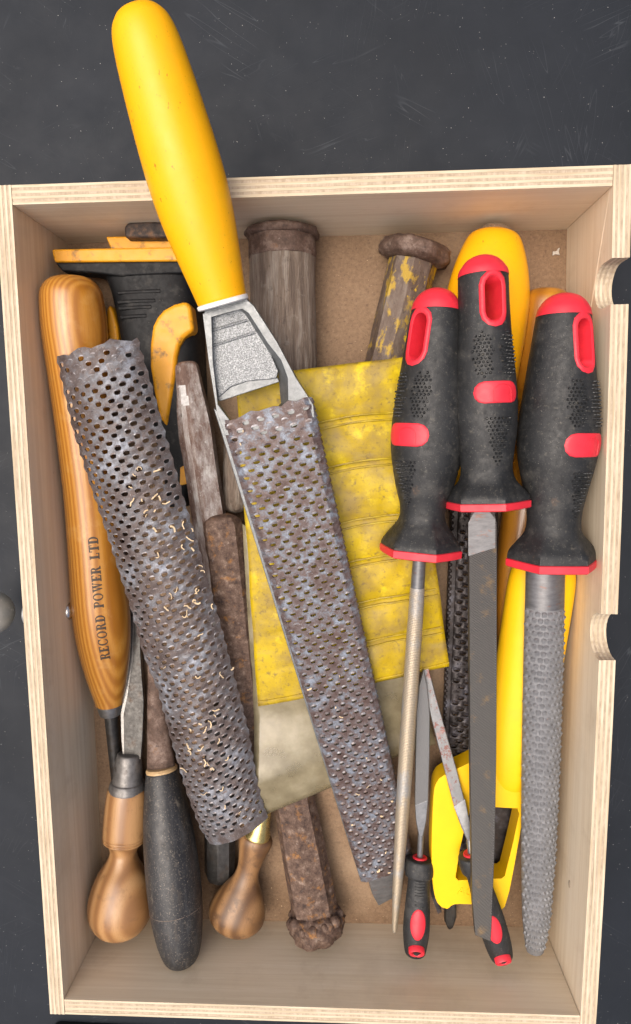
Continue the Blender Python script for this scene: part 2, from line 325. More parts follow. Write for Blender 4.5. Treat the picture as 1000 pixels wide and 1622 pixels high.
m_need2 = worn('speckled_file', [(.3, (.15, .155, .16)), (.7, (.21, .215, .22))], scale=.3, rough=(.4, .55), metal=.4, bmp=.06, bscale=2, spots=[((.16, .055, .04), .38, .545, .60, .85), ((.35, .17, .14), .08, .56, .66, .5)])
m_tang = worn('bare_tang', [(.3, (.20, .205, .21)), (.7, (.30, .305, .31))], scale=.3, rough=(.3, .45), metal=.7)
m_chip = worn('pale_paint', [(.3, (.42, .38, .32)), (.7, (.55, .51, .45))], scale=.5, rough=(.6, .8))
m_shav = worn('wood_shaving', [(.3, (.55, .40, .22)), (.7, (.75, .60, .40))], scale=.5, rough=(.6, .8))
m_ink = worn('dark_ink', [(.3, (.035, .022, .012)), (.7, (.06, .038, .02))], scale=.6, rough=(.5, .6))
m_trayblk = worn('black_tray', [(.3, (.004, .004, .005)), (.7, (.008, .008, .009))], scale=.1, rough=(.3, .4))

def flap_material():
    m, nt, bs = new_mat('clear_yellowed_vinyl'); v = coords(nt)
    c = ramp(nt, noise_n(nt, v, .05, 6), [(.35, (.19, .16, .095)), (.55, (.28, .24, .15)), (.7, (.34, .30, .205))])
    nt.links.new(c, bs.inputs['Base Color']); bs.inputs['Roughness'].default_value = .22
    tr = nt.nodes.new('ShaderNodeBsdfTransparent'); tr.inputs[0].default_value = (.95, .9, .75, 1)
    mx = nt.nodes.new('ShaderNodeMixShader')
    nt.links.new(maprange(nt, noise_n(nt, v, .07, 5), .35, .7, .62, .9), mx.inputs[0])
    nt.links.new(tr.outputs[0], mx.inputs[1]); nt.links.new(bs.outputs[0], mx.inputs[2])
    nt.links.new(mx.outputs[0], nt.nodes['Material Output'].inputs[0])
    bump(nt, bs, noise_n(nt, v, .06, 3), .3)
    return m
m_clear = flap_material()
def worktop_material():
    m, nt, bs = new_mat('slate_worktop'); v = coords(nt)
    c = ramp(nt, noise_n(nt, v, .012, 8, .6), [(.3, (.0065, .0092, .0135)), (.7, (.010, .0135, .0195))])
    tot = None
    for i, (rot, sc_, off) in enumerate([(.5, .035, 0), (-.35, .045, 30), (1.2, .04, 70), (-1.0, .03, 140), (.15, .06, 200)]):
        v0 = coords(nt, rot=(0, 0, rot), off=(off, off * .7, 0)); m2 = nt.nodes.new('ShaderNodeMapping'); nt.links.new(v0, m2.inputs[0]); m2.inputs['Scale'].default_value = (1, .06, 1); vv = m2.outputs[0]
        a = noise_n(nt, vv, sc_ * 4, 1, .4, .15)
        d = mul(nt, mul(nt, a, .5, 'SUBTRACT'), 0, 'ADD')
        n = nt.nodes.new('ShaderNodeMath'); n.operation = 'ABSOLUTE'; nt.links.new(d, n.inputs[0])
        line = maprange(nt, n.outputs[0], .0, .006, 1, 0)
        gate = maprange(nt, noise_n(nt, coords(nt, off=(off * 3, 9, 0)), .015, 2), .56, .66)
        q = mul(nt, line, gate); tot = q if tot is None else mul(nt, tot, q, 'MAXIMUM')
    c = mixc(nt, mul(nt, tot, .15), c, (.17, .19, .21))
    dust = maprange(nt, noise_n(nt, v, .9, 2, .5), .745, .76); c = mixc(nt, mul(nt, dust, .8), c, (.5, .5, .48))
    haze = maprange(nt, noise_n(nt, v, .03, 6, .7), .5, .8); c = mixc(nt, mul(nt, haze, .035), c, (.10, .11, .12))
    nt.links.new(c, bs.inputs['Base Color']); nt.links.new(maprange(nt, noise_n(nt, v, .05, 5), .3, .7, .5, .62), bs.inputs['Roughness']); bs.inputs['Specular IOR Level'].default_value = .25
    bump(nt, bs, tot, -.04)
    return m
m_top = worktop_material()

# ------------------------------------------------------------------ setting: the worktop
mb = MB()
g = 12
mb.add([(-1500, -1500, 0), (1500, -1500, 0), (1500, 1500, 0), (-1500, 1500, 0)], [(0, 1, 2, 3)])
o = link_mesh('worktop', mb, m_top); o['kind'] = 'structure'; o['label'] = 'dark slate grey scratched worktop under the drawer'

# ------------------------------------------------------------------ the drawer
W2, L2, TS, TF = 150.0, 221.0, 8.2, 9.0
dr = bpy.data.objects.new('drawer', None); C.objects.link(dr); dr.location = (0, 0, 0)
dr['label'] = 'pale birch plywood drawer full of hand tools with two finger notches in its right side'; dr['category'] = 'drawer'
NPLY = 7
def notch_y(py0, py1):
    return P(982, py0, 62).y, P(975, py1, 62).y
n1 = notch_y(408, 482); n2 = notch_y(973, 1046)
def side_outline(dz, notches, wob):
    top = RIM + dz; pts = [(-L2, 0), (L2, 0), (L2, top)]
    for (ya, yb, dep) in notches:
        yc = (ya + yb) / 2; a = (ya - yb) / 2
        pts.append((ya, top))
        for k in range(0, 13):
            q = math.pi * k / 12
            pts.append((yc + a * math.cos(q), top - (dep - a) - a * math.sin(q) if dep > a else top - dep * math.sin(q)))
        pts.append((yb, top))
    pts.append((-L2, top)); return pts
def side_panel(sgn, notches):
    par = None
    for k in range(NPLY):
        x0 = k * TS / NPLY; x1 = (k + 1) * TS / NPLY
        dz = random.uniform(-.22, .12) if k not in (0, NPLY - 1) else random.uniform(-.05, .1)
        pts = side_outline(dz, notches, 0)
        mb = MB(); n = len(pts)
        def bow(y): return 2.2 * (1 - (y / L2) ** 2) if sgn > 0 else 0
        xa = sgn * (W2 - TS + x0); xb = sgn * (W2 - TS + x1)
        if xa > xb: xa, xb = xb, xa
        # subdivide the straight runs so that the bow reads
        dense = []
        for i in range(n):
            a = pts[i]; b = pts[(i + 1) % n]; m_ = max(1, int(abs(a[1 - 1] - b[0]) / 25))
            for j in range(m_): dense.append((a[0] + (b[0] - a[0]) * j / m_, a[1] + (b[1] - a[1]) * j / m_))
        n = len(dense)
        vs = [(xa + bow(y), y, z) for y, z in dense] + [(xb + bow(y), y, z) for y, z in dense]
        mb.add(vs, [tuple(range(n)), tuple(range(2 * n - 1, n - 1, -1))] + [(i, (i + 1) % n, (i + 1) % n + n, i + n) for i in range(n)])
        inner = k == 0; outer = k == NPLY - 1
        mat = m_face if inner else (m_long if k % 2 == 0 else m_cross)
        ob = link_mesh('side_panel' if par is None else 'ply', mb, [m_face, m_long] if inner else [mat], parent=par or dr, smooth=False)
        if inner:
            for pl in ob.data.polygons:
                if abs(pl.normal.x) < .5: pl.material_index = 1
            par = ob
    return par
side_panel(-1, [])
right_panel = side_panel(1, [(n1[0], n1[1], 20.0), (n2[0], n2[1], 13.0)])
def end_panel(sgn, name):
    par = None
    for k in range(NPLY):
        y0 = sgn * (L2 - TF + k * TF / NPLY); y1 = sgn * (L2 - TF + (k + 1) * TF / NPLY)
        if y0 > y1: y0, y1 = y1, y0
        dz = random.uniform(-.25, .1) if k else random.uniform(-.05, .1)
        mb = MB(); mb.box((-W2 + TS + .15, y0, 0), (W2 - TS - .15, y1, RIM - .3 + dz))
        inner = k == 0
        mat = m_longx if k % 2 == 0 else m_cross
        ob = link_mesh(name if par is None else 'ply', mb, [m_facex, m_longx] if inner else [mat], parent=par or dr, smooth=False)
        if inner:
            for pl in ob.data.polygons:
                if abs(pl.normal.y) < .5: pl.material_index = 1
            par = ob
end_panel(1, 'back_panel'); end_panel(-1, 'front_panel')
mb = MB(); mb.box((-W2 + TS, -L2 + TF, 9), (W2 - TS + 3, L2 - TF, FL)); link_mesh('base_panel', mb, m_hard, parent=dr, smooth=False)
# knob on the left side, its screw head inside
kc = P(20, 971, 22); mb = MB()
kx = -W2 - kc.x
prof = [(-13 + 13 * (1 - math.cos(math.pi * k / 14)), 13 * math.sin(math.pi * k / 14)) for k in range(15)]
mb.lathe([(t + 0, r) for t, r in prof], n=32); 
mb.lathe([(22, 7.0), (24.5, 6.0), (-W2 - kc.x + 13, 7.5)], n=24)
Mk = Matrix.Translation(Vector((kc.x - 13, kc.y, kc.z))) @ Matrix.Rotation(math.radians(90), 4, 'Z')
mb.xform(Mk); kn = link_mesh('knob', mb, m_dome, parent=dr)
sp = P(110, 968, 26); mb = MB()
mb.lathe([(-2.6, .4), (-2.5, 2.6), (-1.6, 4.2), (-.4, 4.8), (.6, 4.8)], n=20)
mb.xform(Matrix.Translation(Vector((-W2 + TS, sp.y, sp.z))) @ Matrix.Rotation(math.radians(-90), 4, 'Z'))
sh = link_mesh('screw_head', mb, m_screw, parent=dr)
mb = MB()
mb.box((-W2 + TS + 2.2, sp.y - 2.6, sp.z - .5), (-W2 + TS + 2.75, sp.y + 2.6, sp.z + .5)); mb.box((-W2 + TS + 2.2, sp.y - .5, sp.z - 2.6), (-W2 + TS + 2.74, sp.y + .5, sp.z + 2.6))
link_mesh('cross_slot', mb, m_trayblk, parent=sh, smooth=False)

# a knot and a torn fibre in the right side panel
def on_right(px, py):
    d = ray(px, py); k = (W2 - TS + 1.2 - CAM.x) / d.x; return CAM + d * k
for (px, py, a_, b_) in ((903, 1401, 2.6, 1.8),):
    c = on_right(px, py); bw = W2 - TS + 2.2 * (1 - (c.y / L2) ** 2); mb = MB(); rg = []
    for s_, dx in ((1, .02), (.8, .25), (.35, .35)):
        rg.append([Vector((bw - dx, c.y + a_ * s_ * math.cos(q * .5236) * (1 + .2 * math.sin(q * 2.1)), c.z + b_ * s_ * math.sin(q * .5236))) for q in range(12)])
    mb.loft(rg, (False, True)); link_mesh('knot', mb, m_cross, parent=right_panel)
# black tray edge showing below the front panel
a = P(84, 1617, -14)
t = bpy.data.objects.new('black_tray', None)
mb = MB(); pts = []
x0, y1 = a.x, a.y; r = 6
for k in range(6): q = math.pi / 2 + math.pi / 2 * (1 - k / 5); pts.append((x0 + r + r * math.cos(q), y1 - r + r * math.sin(q)))
pts += [(x0 + 200, y1 - 3), (x0 + 200, y1 - 60), (x0, y1 - 60)]
mb.prism(pts, 0.004, 5)
o = link_mesh('tray', mb, m_trayblk, bevel=1.0); o['label'] = 'black tray edge with a rounded corner below the front of the drawer'; o['category'] = 'tray'

# ------------------------------------------------------------------ perforated rasp blades
def blade_mesh(fn, wid, length, ncol, pitch=3.4, hu=1.5, hv=1.2, clog=.03, th=1.05, seed=1, cov=-.2):
    rnd = random.Random(seed)
    nr = int((length - 5) / pitch); sheet = MB(); teeth = MB(); cw = wid / ncol; v0 = 2.5
    def q(u, v, z=0): return fn(u / wid, v / length, z)
    def quad(a, b, c, d): sheet.add([q(*a), q(*b), q(*c), q(*d)], [(0, 1, 2, 3)])
    for j in range(nr):
        va = v0 + j * pitch; vb = va + pitch; off = (j % 2) * .5
        if off:
            quad((0, va), (cw / 2, va), (cw / 2, vb), (0, vb)); quad((wid - cw / 2, va), (wid, va), (wid, vb), (wid - cw / 2, vb))
        for i in range(ncol - (1 if off else 0)):
            ua = (i + off) * cw; ub = ua + cw; uc = ua + cw / 2 + rnd.uniform(-.12, .12); vc = (va + vb) / 2 + rnd.uniform(-.1, .1)
            um = ua + cw / 2; vm = (va + vb) / 2
            outer = [(ua, va), (um, va), (ub, va), (ub, vm), (ub, vb), (um, vb), (ua, vb), (ua, vm)]
            h1 = hu * rnd.uniform(.9, 1.08); h2 = hv * rnd.uniform(.9, 1.08)
            hole = [(uc - .75 * h1, vc - .8 * h2), (uc, vc - h2), (uc + .75 * h1, vc - .8 * h2), (uc + h1, vc), (uc + .72 * h1, vc + .85 * h2), (uc, vc + h2), (uc - .72 * h1, vc + .85 * h2), (uc - h1, vc)]
            vs = [q(*p) for p in outer] + [q(*p) for p in hole]
            fs = [(k, (k + 1) % 8, (k + 1) % 8 + 8, k + 8) for k in range(8)]
            if rnd.random() < clog or (j < 4 and rnd.random() < .5): fs.append(tuple(range(8, 16)))
            sheet.add(vs, fs)
            zz = th * rnd.uniform(.75, 1.15) * (.4 if j < 3 else 1)
            base = [(uc - 1.05 * h1, vc + .15 * h2), (uc - .85 * h1, vc - .85 * h2), (uc, vc - 1.15 * h2), (uc + .85 * h1, vc - .85 * h2), (uc + 1.05 * h1, vc + .15 * h2)]
            tip = [(uc - .85 * h1, vc + (cov + .2) * h2, zz * .3), (uc - .5 * h1, vc + cov * h2, zz * .9), (uc, vc + (cov - .06) * h2, zz), (uc + .5 * h1, vc + cov * h2, zz * .9), (uc + .85 * h1, vc + (cov + .2) * h2, zz * .3)]
            teeth.add([q(*p, .02) for p in base] + [q(*p) for p in tip], [(k, k + 1, k + 6, k + 5) for k in range(4)])
    ve = v0 + nr * pitch
    n2 = ncol * 2
    for k in range(n2):                      # plain strips at both ends, the top one torn
        a = wid * k / n2; b = wid * (k + 1) / n2
        ta = 2.6 * noise.noise(Vector((a * .31, seed, .5))); tb = 2.6 * noise.noise(Vector((b * .31, seed, .5)))
        quad((a, ta), (b, tb), (b, v0), (a, v0)); quad((a, ve), (b, ve), (b, length), (a, length))
    return sheet, teeth

# ---- the big surform rasp lying on top
A = P(353, 478, 71); B = P(613, 1415, 10)
T = Thing('surform_rasp', 'long flat perforated rasp with bright yellow handle lying over the back rim of the drawer', 'rasp', A, B)
hb = P(215, 9, 97); hc = P(352.5, 477, 70)
Mh = T.Mi @ frame(hb, hc)
prof = profile(hb, hc, [(9, 4), (10, 38), (14, 62), (22, 80), (38, 99), (70, 112), (130, 121), (210, 127.5), (280, 129), (340, 122), (400, 106), (440, 93), (465, 85), (474, 82), (477, 76)], 5)
mb = MB(); mb.lathe(prof, n=48, sz=.93); mb.xform(Mh); T.part('handle', mb, m_yel)
Lh = (hb - hc).length; rc = prof[-1][1]
mb = MB(); mb.lathe([(Lh - .6, rc * .9), (Lh - .5, rc * 1.08), (Lh - .1, rc * 1.14), (Lh + 1.4, rc * 1.14), (Lh + 1.9, rc * 1.08), (Lh + 2.0, rc * .8)], n=40, sz=.93); mb.xform(Mh); T.part('collar', mb, m_white)
outer = T.poly([(321, 497), (352, 488), (393, 476), (402, 484), (440, 543), (470, 600), (497, 642), (499, 662), (430, 690), (357, 690), (344, 655), (331, 575)], 0)
inn_t = T.poly([(335, 502), (360, 495), (384, 489), (394, 496), (424, 543), (446, 571), (456, 598), (457, 640), (430, 655), (366, 668), (345, 640), (337, 570)], 0)
inn_b = T.poly([(336, 503), (356, 497), (376, 491), (385, 501), (407, 537), (426, 568), (440, 592), (444, 640), (430, 655), (366, 668), (346, 640), (338, 570)], -4)
mb = MB(); mb.ringprism(outer, inn_t, inn_b, -8, 0)
neck = T.poly([(324, 492), (391, 472), (393, 478), (323, 498)], 0); mb.prism(neck, -9, -.5)
bd = T.part('body_frame', mb, m_alu, bevel=.7, seg=2, ang=30)
fl = T.poly([(333, 503), (360, 494), (382, 488), (392, 499), (407, 524), (428, 558), (441, 588), (438, 600), (392, 604), (366, 613), (346, 630), (336, 570)], -4.4)
mb = MB(); mb.prism(fl, -7, -4.4); T.part('pocket_floor', mb, m_sand, bevel=.5)
lip = T.poly([(342, 626), (366, 611), (392, 602), (440, 598), (443, 605), (348, 636)], -5.6)
mb = MB(); mb.prism(lip, -7.4, -5.6); T.part('pocket_lip', mb, m_alu, bevel=.4)
for (p, q_) in (((333, 524), (391, 507)), ((335, 548), (404, 526))):
    a = T.loc(*p, -4); b = T.loc(*q_, -4); mb = MB(); mb.tube([(a[0], a[1], -4.4), (b[0], b[1], -4.4)], .75, 8); T.part('rib', mb, m_sand)
cTL, cTR, cBL, cBR = [Vector(T.loc(*p, 0)) for p in ((350, 664), (494, 630), (573, 1398), (656, 1372))]
def fmain(u, v, z):
    p = cTL.lerp(cTR, u).lerp(cBL.lerp(cBR, u), v)
    edge = max(0, abs(u - .5) * 2 - .93) / .07
    return Vector((p.x, p.y, .9 + z - 1.6 * edge * edge + .35 * math.sin(math.pi * u)))
wid = ((cTR - cTL).length + (cBR - cBL).length) / 2; ln = (cTL - cBL).length
print('main blade', wid, ln, 'handle', Lh, 'r', max(r for t, r in prof))
sh, te = blade_mesh(fmain, wid, ln, 6, seed=3, hu=1.62, hv=1.25, cov=-.38, th=.75)
bl = T.part('blade', sh, m_blade, solid=.7, weld=True, smooth=False)
T.part('teeth', te, m_teeth, parent=bl, ang=60, kind='stuff')
saw = MB(); nn = int(ln / 3.4)                 # saw edges of the sheet where it is clipped to the rails
for sd in (0, 1):
    for k in range(nn):
        v0, v1 = k / nn, (k + 1) / nn; u = sd; o_ = -1 if sd == 0 else 1
        a = fmain(u, v0, 0); b = fmain(u, v1, 0); c = (a + b) / 2
        pz = Vector((o_ * .9, 0, -1.9)); saw.add([a, b, a.lerp(b, .12) + pz * .5, a.lerp(b, .8) + pz], [(0, 1, 3, 2)])
T.part('saw_edge', saw, m_blade, parent=bl, kind='stuff')
for pts in ([(338, 646), (351, 655), (574, 1396), (572, 1398)], [(486, 650), (495, 650), (653, 1370), (646, 1370)]):
    mb = MB(); mb.prism(T.poly(pts, -1.5), -7.5, -1.6); T.part('side_rail', mb, m_alu, bevel=.5)
tip = T.poly([(582, 1392), (640, 1374), (638, 1412), (622, 1424), (600, 1436), (590, 1418)], -1.4)
mb = MB(); mb.prism(tip, -4.5, -1.4); T.part('end_clamp', mb, m_shank, bevel=.8)
surform = T; fm = fmain

# ---- loose half-round blade
A = P(152, 549, 53); B = P(379, 1317, 27)
T = Thing('loose_rasp_blade', 'loose half-round perforated rasp blade without a handle lying across the left tools', 'rasp blade', A, B)
LL = [Vector(T.loc(*p, 0)) for p in ((90, 566), (115, 680), (147, 780), (174, 860), (206, 961), (227, 1036), (252, 1100), (273, 1179), (294, 1250), (316, 1310), (331, 1337))]
RR = [Vector(T.loc(*p, 0)) for p in ((218, 535), (252, 650), (277, 740), (313, 860), (337, 944), (358, 1020), (379, 1100), (395, 1160), (406, 1230), (416, 1270), (426, 1294))]
def along(pl, v):
    y = pl[0].y + (pl[-1].y - pl[0].y) * v
    for a, b in zip(pl, pl[1:]):
        if y >= b.y: return a.lerp(b, (y - a.y) / (b.y - a.y))
    return pl[-1]
chord = 44.0; ln = (LL[0] - LL[-1]).length; ha = math.radians(42)
print('loose', (LL[0] - RR[0]).length, ln)
def floose(u, v, z):
    th = (u * 2 - 1) * ha; a = along(LL, v); b = along(RR, v); c_ = (b - a).length
    uu = .5 + math.sin(th) / math.sin(ha) / 2; p = a.lerp(b, uu); R = c_ / 2 / math.sin(ha) + z
    wob = .4 * noise.noise(Vector((u * 2, v * 9, 3))); side = abs(u - .5) * 2
    jag = .55 * math.sin(v * 230) * max(0, side - .9) * 10
    cor = .22 * math.sin((v * ln + u * 24) * 2 * math.pi / 6.8)
    return Vector((p.x + z * math.sin(th) + jag * (1 if u > .5 else -1), p.y, R * math.cos(th) - c_ / 2 / math.tan(ha) + wob + cor))
sh, te = blade_mesh(floose, chord * 1.08, ln, 7, seed=11, hu=1.68, hv=1.38, th=.45, cov=-.55)
bl = T.part('sheet', sh, m_blade2, solid=.7, weld=True, smooth=False)
T.part('teeth', te, m_teeth, parent=bl, ang=60, kind='stuff')
loose = T

# ---- handled files and rasp
def stadium(a, b, n=7):
    pts = []
    for k in range(n): q = math.pi * k / (n - 1); pts.append((a * math.cos(q), (b - a) + a * math.sin(q)))
    for k in range(n): q = math.pi + math.pi * k / (n - 1); pts.append((a * math.cos(q), -(b - a) + a * math.sin(q)))
    return pts
def file_handle(T, A, B, rows, roll, seed):
    """handle from butt A to collar B, features turned by roll; T is the thing it belongs to"""
    prof = profile(A, B, rows, 6); L = (A - B).length
    M = T.Mi @ frame(A, B, roll)
    SX, SZ = 1.0, .95
    tc = .083 * L
    def R_(t): return rint(prof, t)
    def surf(th, t, off=0): r = R_(t) + off; return Vector((r * SX * math.sin(th), -t, r * SZ * math.cos(th)))
    # hole through the butt
    hc_, hl = .185 * L, .105 * L
    iw, il = 4.3, hl * .80
    def cutter():
        mb = MB(); mb.prism([(x, y - hc_) for x, y in stadium(iw + .3, il + .3)], -40, 40); mb.xform(M); return link_mesh('cutter', mb, m_red, smooth=False)
    def cut(ob):
        cu = cutter(); cu.parent = T.o
        d = ob.modifiers.new('hole', 'BOOLEAN'); d.operation = 'DIFFERENCE'; d.object = cu; d.solver = 'EXACT'
        bpy.context.view_layer.update()
        dg = bpy.context.evaluated_depsgraph_get(); me = bpy.data.meshes.new_from_object(ob.evaluated_get(dg))
        ob.modifiers.clear(); ob.data = me; me.name = ob.name
        bpy.data.objects.remove(cu, do_unlink=True)
    tg = L * .968
    hx = lambda t: .85 * min(1, max(0, (t / L - .83) / .09))
    body = [p for p in prof if tc <= p[0] <= tg]; body = [(tc, R_(tc))] + body + [(tg, R_(tg))]
    mb = MB(); n = 48
    mb.lathe(body, n=n, sx=SX, sz=SZ, hexa=hx); mb.xform(M); gr = T.part('grip', mb, m_blackgrip, ang=50); cut(gr)
    cap = [(t, r + .25) for t, r in prof if t < tc] + [(tc, R_(tc) + .25), (tc + .01, R_(tc) - .8)]
    mb = MB(); mb.lathe(cap, n=n, sx=SX, sz=SZ); mb.xform(M); cp = T.part('end_cap', mb, m_red, ang=50); cut(cp)
    # liner of the hanging hole
    ow, ol = iw + 2.5, hl * 1.02
    so_, si = stadium(ow, ol), stadium(iw, il); rings = [[], [], [], [], []]
    for (xo, yo), (xi, yi) in zip(so_, si):
        def zs(x, y): r = R_(hc_ - y); return SZ * math.sqrt(max(r * r - x * x, 9))
        zo = zs(xo, yo); zi = zs(xi, yi)
        rings[0].append((xo, yo - hc_, zo - .6)); rings[1].append((xo, yo - hc_, zo + .25))
        rings[2].append((xo + (xi - xo) * .5, yo + (yi - yo) * .5 - hc_, (zo + zi) / 2 + .75)); rings[3].append((xi, yi - hc_, zi - .2)); rings[4].append((xi * .92, yi * .96 - hc_, -zi + .4))
    mb = MB(); mb.loft(rings, (False, False)); mb.xform(M); T.part('hole_liner', mb, m_red, ang=60)
    # collar ring at the file end
    rr = R_(L * .985)
    mb = MB(); mb.lathe([(tg - .2, rr * .8), (tg, rr * 1.0), (tg + .4, rr * 1.035), (L - .5, rr * 1.03), (L, rr * .99), (L + .1, rr * .3)], n=n, sx=SX, sz=SZ, hexa=lambda t: .85); mb.xform(M); T.part('collar_ring', mb, m_red, ang=50)
    # stadium badge across the belly
    def patch(cx, ct, outline, hgt, name, mat, parent=None):
        mb = MB(); rings = []
        for s_, z in ((1.0, -.3), (1.0, hgt * .45), (.95, hgt * .85), (.86, hgt), (.55, hgt), (.2, hgt)):
            rings.append([surf((cx + x * s_) / R_(ct), ct - y * s_, z) for x, y in outline])
        mb.loft(rings, (False, True)); mb.xform(M); return T.part(name, mb, mat, ang=60, **({'parent': parent} if parent else {}))
    bt = L * .54
    st0 = [(y, x) for x, y in stadium(L * .042, L * .098)]; st = []
    for i in range(len(st0)):
        p_, q_ = Vector(st0[i]), Vector(st0[(i + 1) % len(st0)]); m_ = max(1, int((q_ - p_).length / 1.5))
        st += [tuple(p_.lerp(q_, j / m_)) for j in range(m_)]
    bdg = patch(0, bt, st, .55, 'badge', m_red)
    mb = MB(); arc = [surf((2 + 4.6 * math.cos(q)) / R_(bt), bt - 3.6 * math.sin(q) * 1.0, .62) for q in [math.pi * 1.0 - math.pi * k / 12 for k in range(13)]]
    arc = [surf(-2.6 / R_(bt), bt + 4.6, .6)] + arc + [surf(6.6 / R_(bt), bt + 4.6, .6)]
    mb.tube(arc, .17, 5); mb.xform(M); T.part('emblem', mb, m_red, parent=bdg, kind=None)
    # textured pads of raised dots
    rnd = random.Random(seed); mb = MB()
    def dot(x, t_):
        th = x / R_(t_); rr_ = .74 * rnd.uniform(.8, 1.1); h = 1.25 * rnd.uniform(.7, 1.15)
        base = [surf((x + rr_ * math.cos(2 * math.pi * k / 6)) / R_(t_), t_ + rr_ * math.sin(2 * math.pi * k / 6), -.05) for k in range(6)]
        topv = [surf((x + .45 * rr_ * math.cos(2 * math.pi * k / 6)) / R_(t_), t_ + .45 * rr_ * math.sin(2 * math.pi * k / 6), h) for k in range(6)]
        mb.loft([base, topv], (False, True))
    pit = 1.95
    for cx in (-6.5, 6.8):
        for i in range(-4, 5):
            for j in range(-8, 9):
                x = i * pit + (j % 2) * pit / 2; y = j * pit * .9
                if (abs(x) / 4.9) ** 2.5 + (abs(y) / (L * .088)) ** 2.5 < 1 and rnd.random() > .06: dot(cx + x, L * .395 + y)
    for j in range(14):
        hw = 7.2 * (1 - j / 14)
        for i in range(-6, 7):
            x = i * pit + (j % 2) * pit / 2
            if abs(x) <= hw: dot(x, L * .64 + j * pit * .95)
    mb.xform(M); T.part('grip_dots', mb, m_dots, kind='stuff', ang=70)
    return prof

GRP = 'red and black handled files'
# left: round file
A = P(693, 456, 46); B = P(665, 879, 45); tipP = P(625, 1476, 20)
T = Thing('round_file', 'narrow golden brown round file with red and black handle resting on the yellow wallet', 'file', A, tipP, group=GRP)
file_handle(T, A, B, [(456, 3), (458, 24), (464, 48), (475, 67), (491, 78), (540, 90), (590, 102), (640, 113), (680, 118), (720, 114), (770, 93), (800, 75), (822, 74), (838, 92), (852, 111), (862, 121), (872, 121), (880, 120)], math.radians(-46), 1)
Mf = T.Mi @ frame(B, tipP); Lf = (B - tipP).length
pf = profile(B, tipP, [(879, 21), (890, 21), (930, 22), (931, 23), (1000, 24.5), (1150, 24), (1220, 23.5), (1309, 21), (1405, 15.5), (1469, 9), (1476, 6)], 1)
mb = MB(); mb.lathe([(t, r) for t, r in pf if t <= pf[2][0]], n=24); mb.xform(Mf); T.part('shank', mb, m_shank)
mb = MB(); mb.lathe([(t, r) for t, r in pf if t >= pf[2][0]], n=24, rough=(.05, 1.5)); mb.xform(Mf); T.part('file_blade', mb, m_round)
# middle: flat file
A = P(765, 404, 53); B = P(772, 805, 54); tipP = P(765, 1486, 44)
T = Thing('flat_file', 'straight dark flat file with red and black handle, its handle reaching highest of the three', 'file', A, tipP, group=GRP)
file_handle(T, A, B, [(404, 3), (406, 24), (412, 48), (422, 66), (436, 78), (480, 80), (540, 86), (600, 96), (640, 100), (680, 97), (715, 87), (745, 80), (762, 88), (775, 108), (785, 122), (795, 123), (805, 122)], math.radians(13), 2)
oo = [(746, 806), (782, 806), (786, 830), (786, 1040), (785, 1200), (783, 1330), (779, 1430), (776.5, 1487), (752, 1477), (747, 1420), (744, 1200), (743, 1040), (742, 830)]
mb = MB(); mb.prism(T.poly(oo, 0), -2.2, 2.2); fb = T.part('file_blade', mb, m_flat, bevel=.35)
mb = MB(); mb.prism(T.poly([(742.3, 828), (752, 810), (764, 806), (775, 809), (785.3, 822), (785.3, 868), (742.2, 881)], 2.3), 1.8, 2.32); T.part('smooth_heel', mb, m_shank, parent=fb, bevel=.15)
mb = MB()
for k in range(150):
    y = 875 + k * 4.0
    for x in (785.6 - max(0, (y - 1200)) * .026,):
        p = T.loc(x, y, 2); mb.add([(p[0] - .5, p[1] - .3, 2.0), (p[0] + .28, p[1], 1.9), (p[0] - .5, p[1] + .3, 2.0), (p[0], p[1], 2.55)], [(0, 1, 3), (1, 2, 3), (2, 0, 3)])
T.part('edge_teeth', mb, m_tang, parent=fb, kind='stuff')
# right: half-round rasp
A = P(895, 464, 52); B = P(874, 897, 50); tipP = P(848, 1508, 28)
T = Thing('half_round_rasp', 'coarse grey half-round rasp with red and black handle beside the right drawer side', 'rasp', A, tipP, group=GRP)
file_handle(T, A, B, [(464, 3), (466, 26), (472, 52), (483, 72), (500, 85), (550, 98), (600, 110), (650, 122), (690, 129), (730, 121), (780, 98), (815, 85), (840, 88), (858, 112), (870, 130), (880, 135), (890, 134), (897, 133)], math.radians(30), 3)
lft = [(835, 898), (831, 1046), (828, 1200), (827, 1350), (828.5, 1450), (832, 1490), (835, 1508)]
rgt = [(896, 898), (893, 1046), (888, 1200), (881, 1350), (873, 1450), (868, 1480), (862, 1508)]
def lr(y):
    def it(l):
        for a, b in zip(l, l[1:]):
            if y <= b[1]: return a[0] + (b[0] - a[0]) * (y - a[1]) / (b[1] - a[1])
        return l[-1][0]
    return it(lft), it(rgt)
HA = math.radians(62)
def rsurf(u, py, off=0):
    a, b = lr(py); p = Vector(T.loc(a, py, 0)); q_ = Vector(T.loc(b, py, 0)); c = (p + q_) / 2; half = (q_ - p).length / 2; th = u * HA
    R = half / math.sin(HA)
    return Vector((c.x + (R + off) * math.sin(th), c.y, (R + off) * math.cos(th) - R * math.cos(HA)))
def rblade(y0, y1, ny, cap=True):
    mb = MB(); rings = []
    for j in range(ny + 1):
        py = y0 + (y1 - y0) * j / ny; ring = [rsurf(-1 + 2 * k / 14, py) for k in range(15)]
        ring += [Vector((ring[-1].x, ring[-1].y, -2)), Vector((ring[0].x, ring[0].y, -2))]
        rings.append(ring)
    mb.loft(rings); return mb
T.part('smooth_heel', rblade(896, 962, 4), m_shank, ang=50)
rb = T.part('rasp_blade', rblade(962, 1508, 30), m_rasp, ang=50)
mb = MB(); rnd = random.Random(4); j = 0; py = 968.0
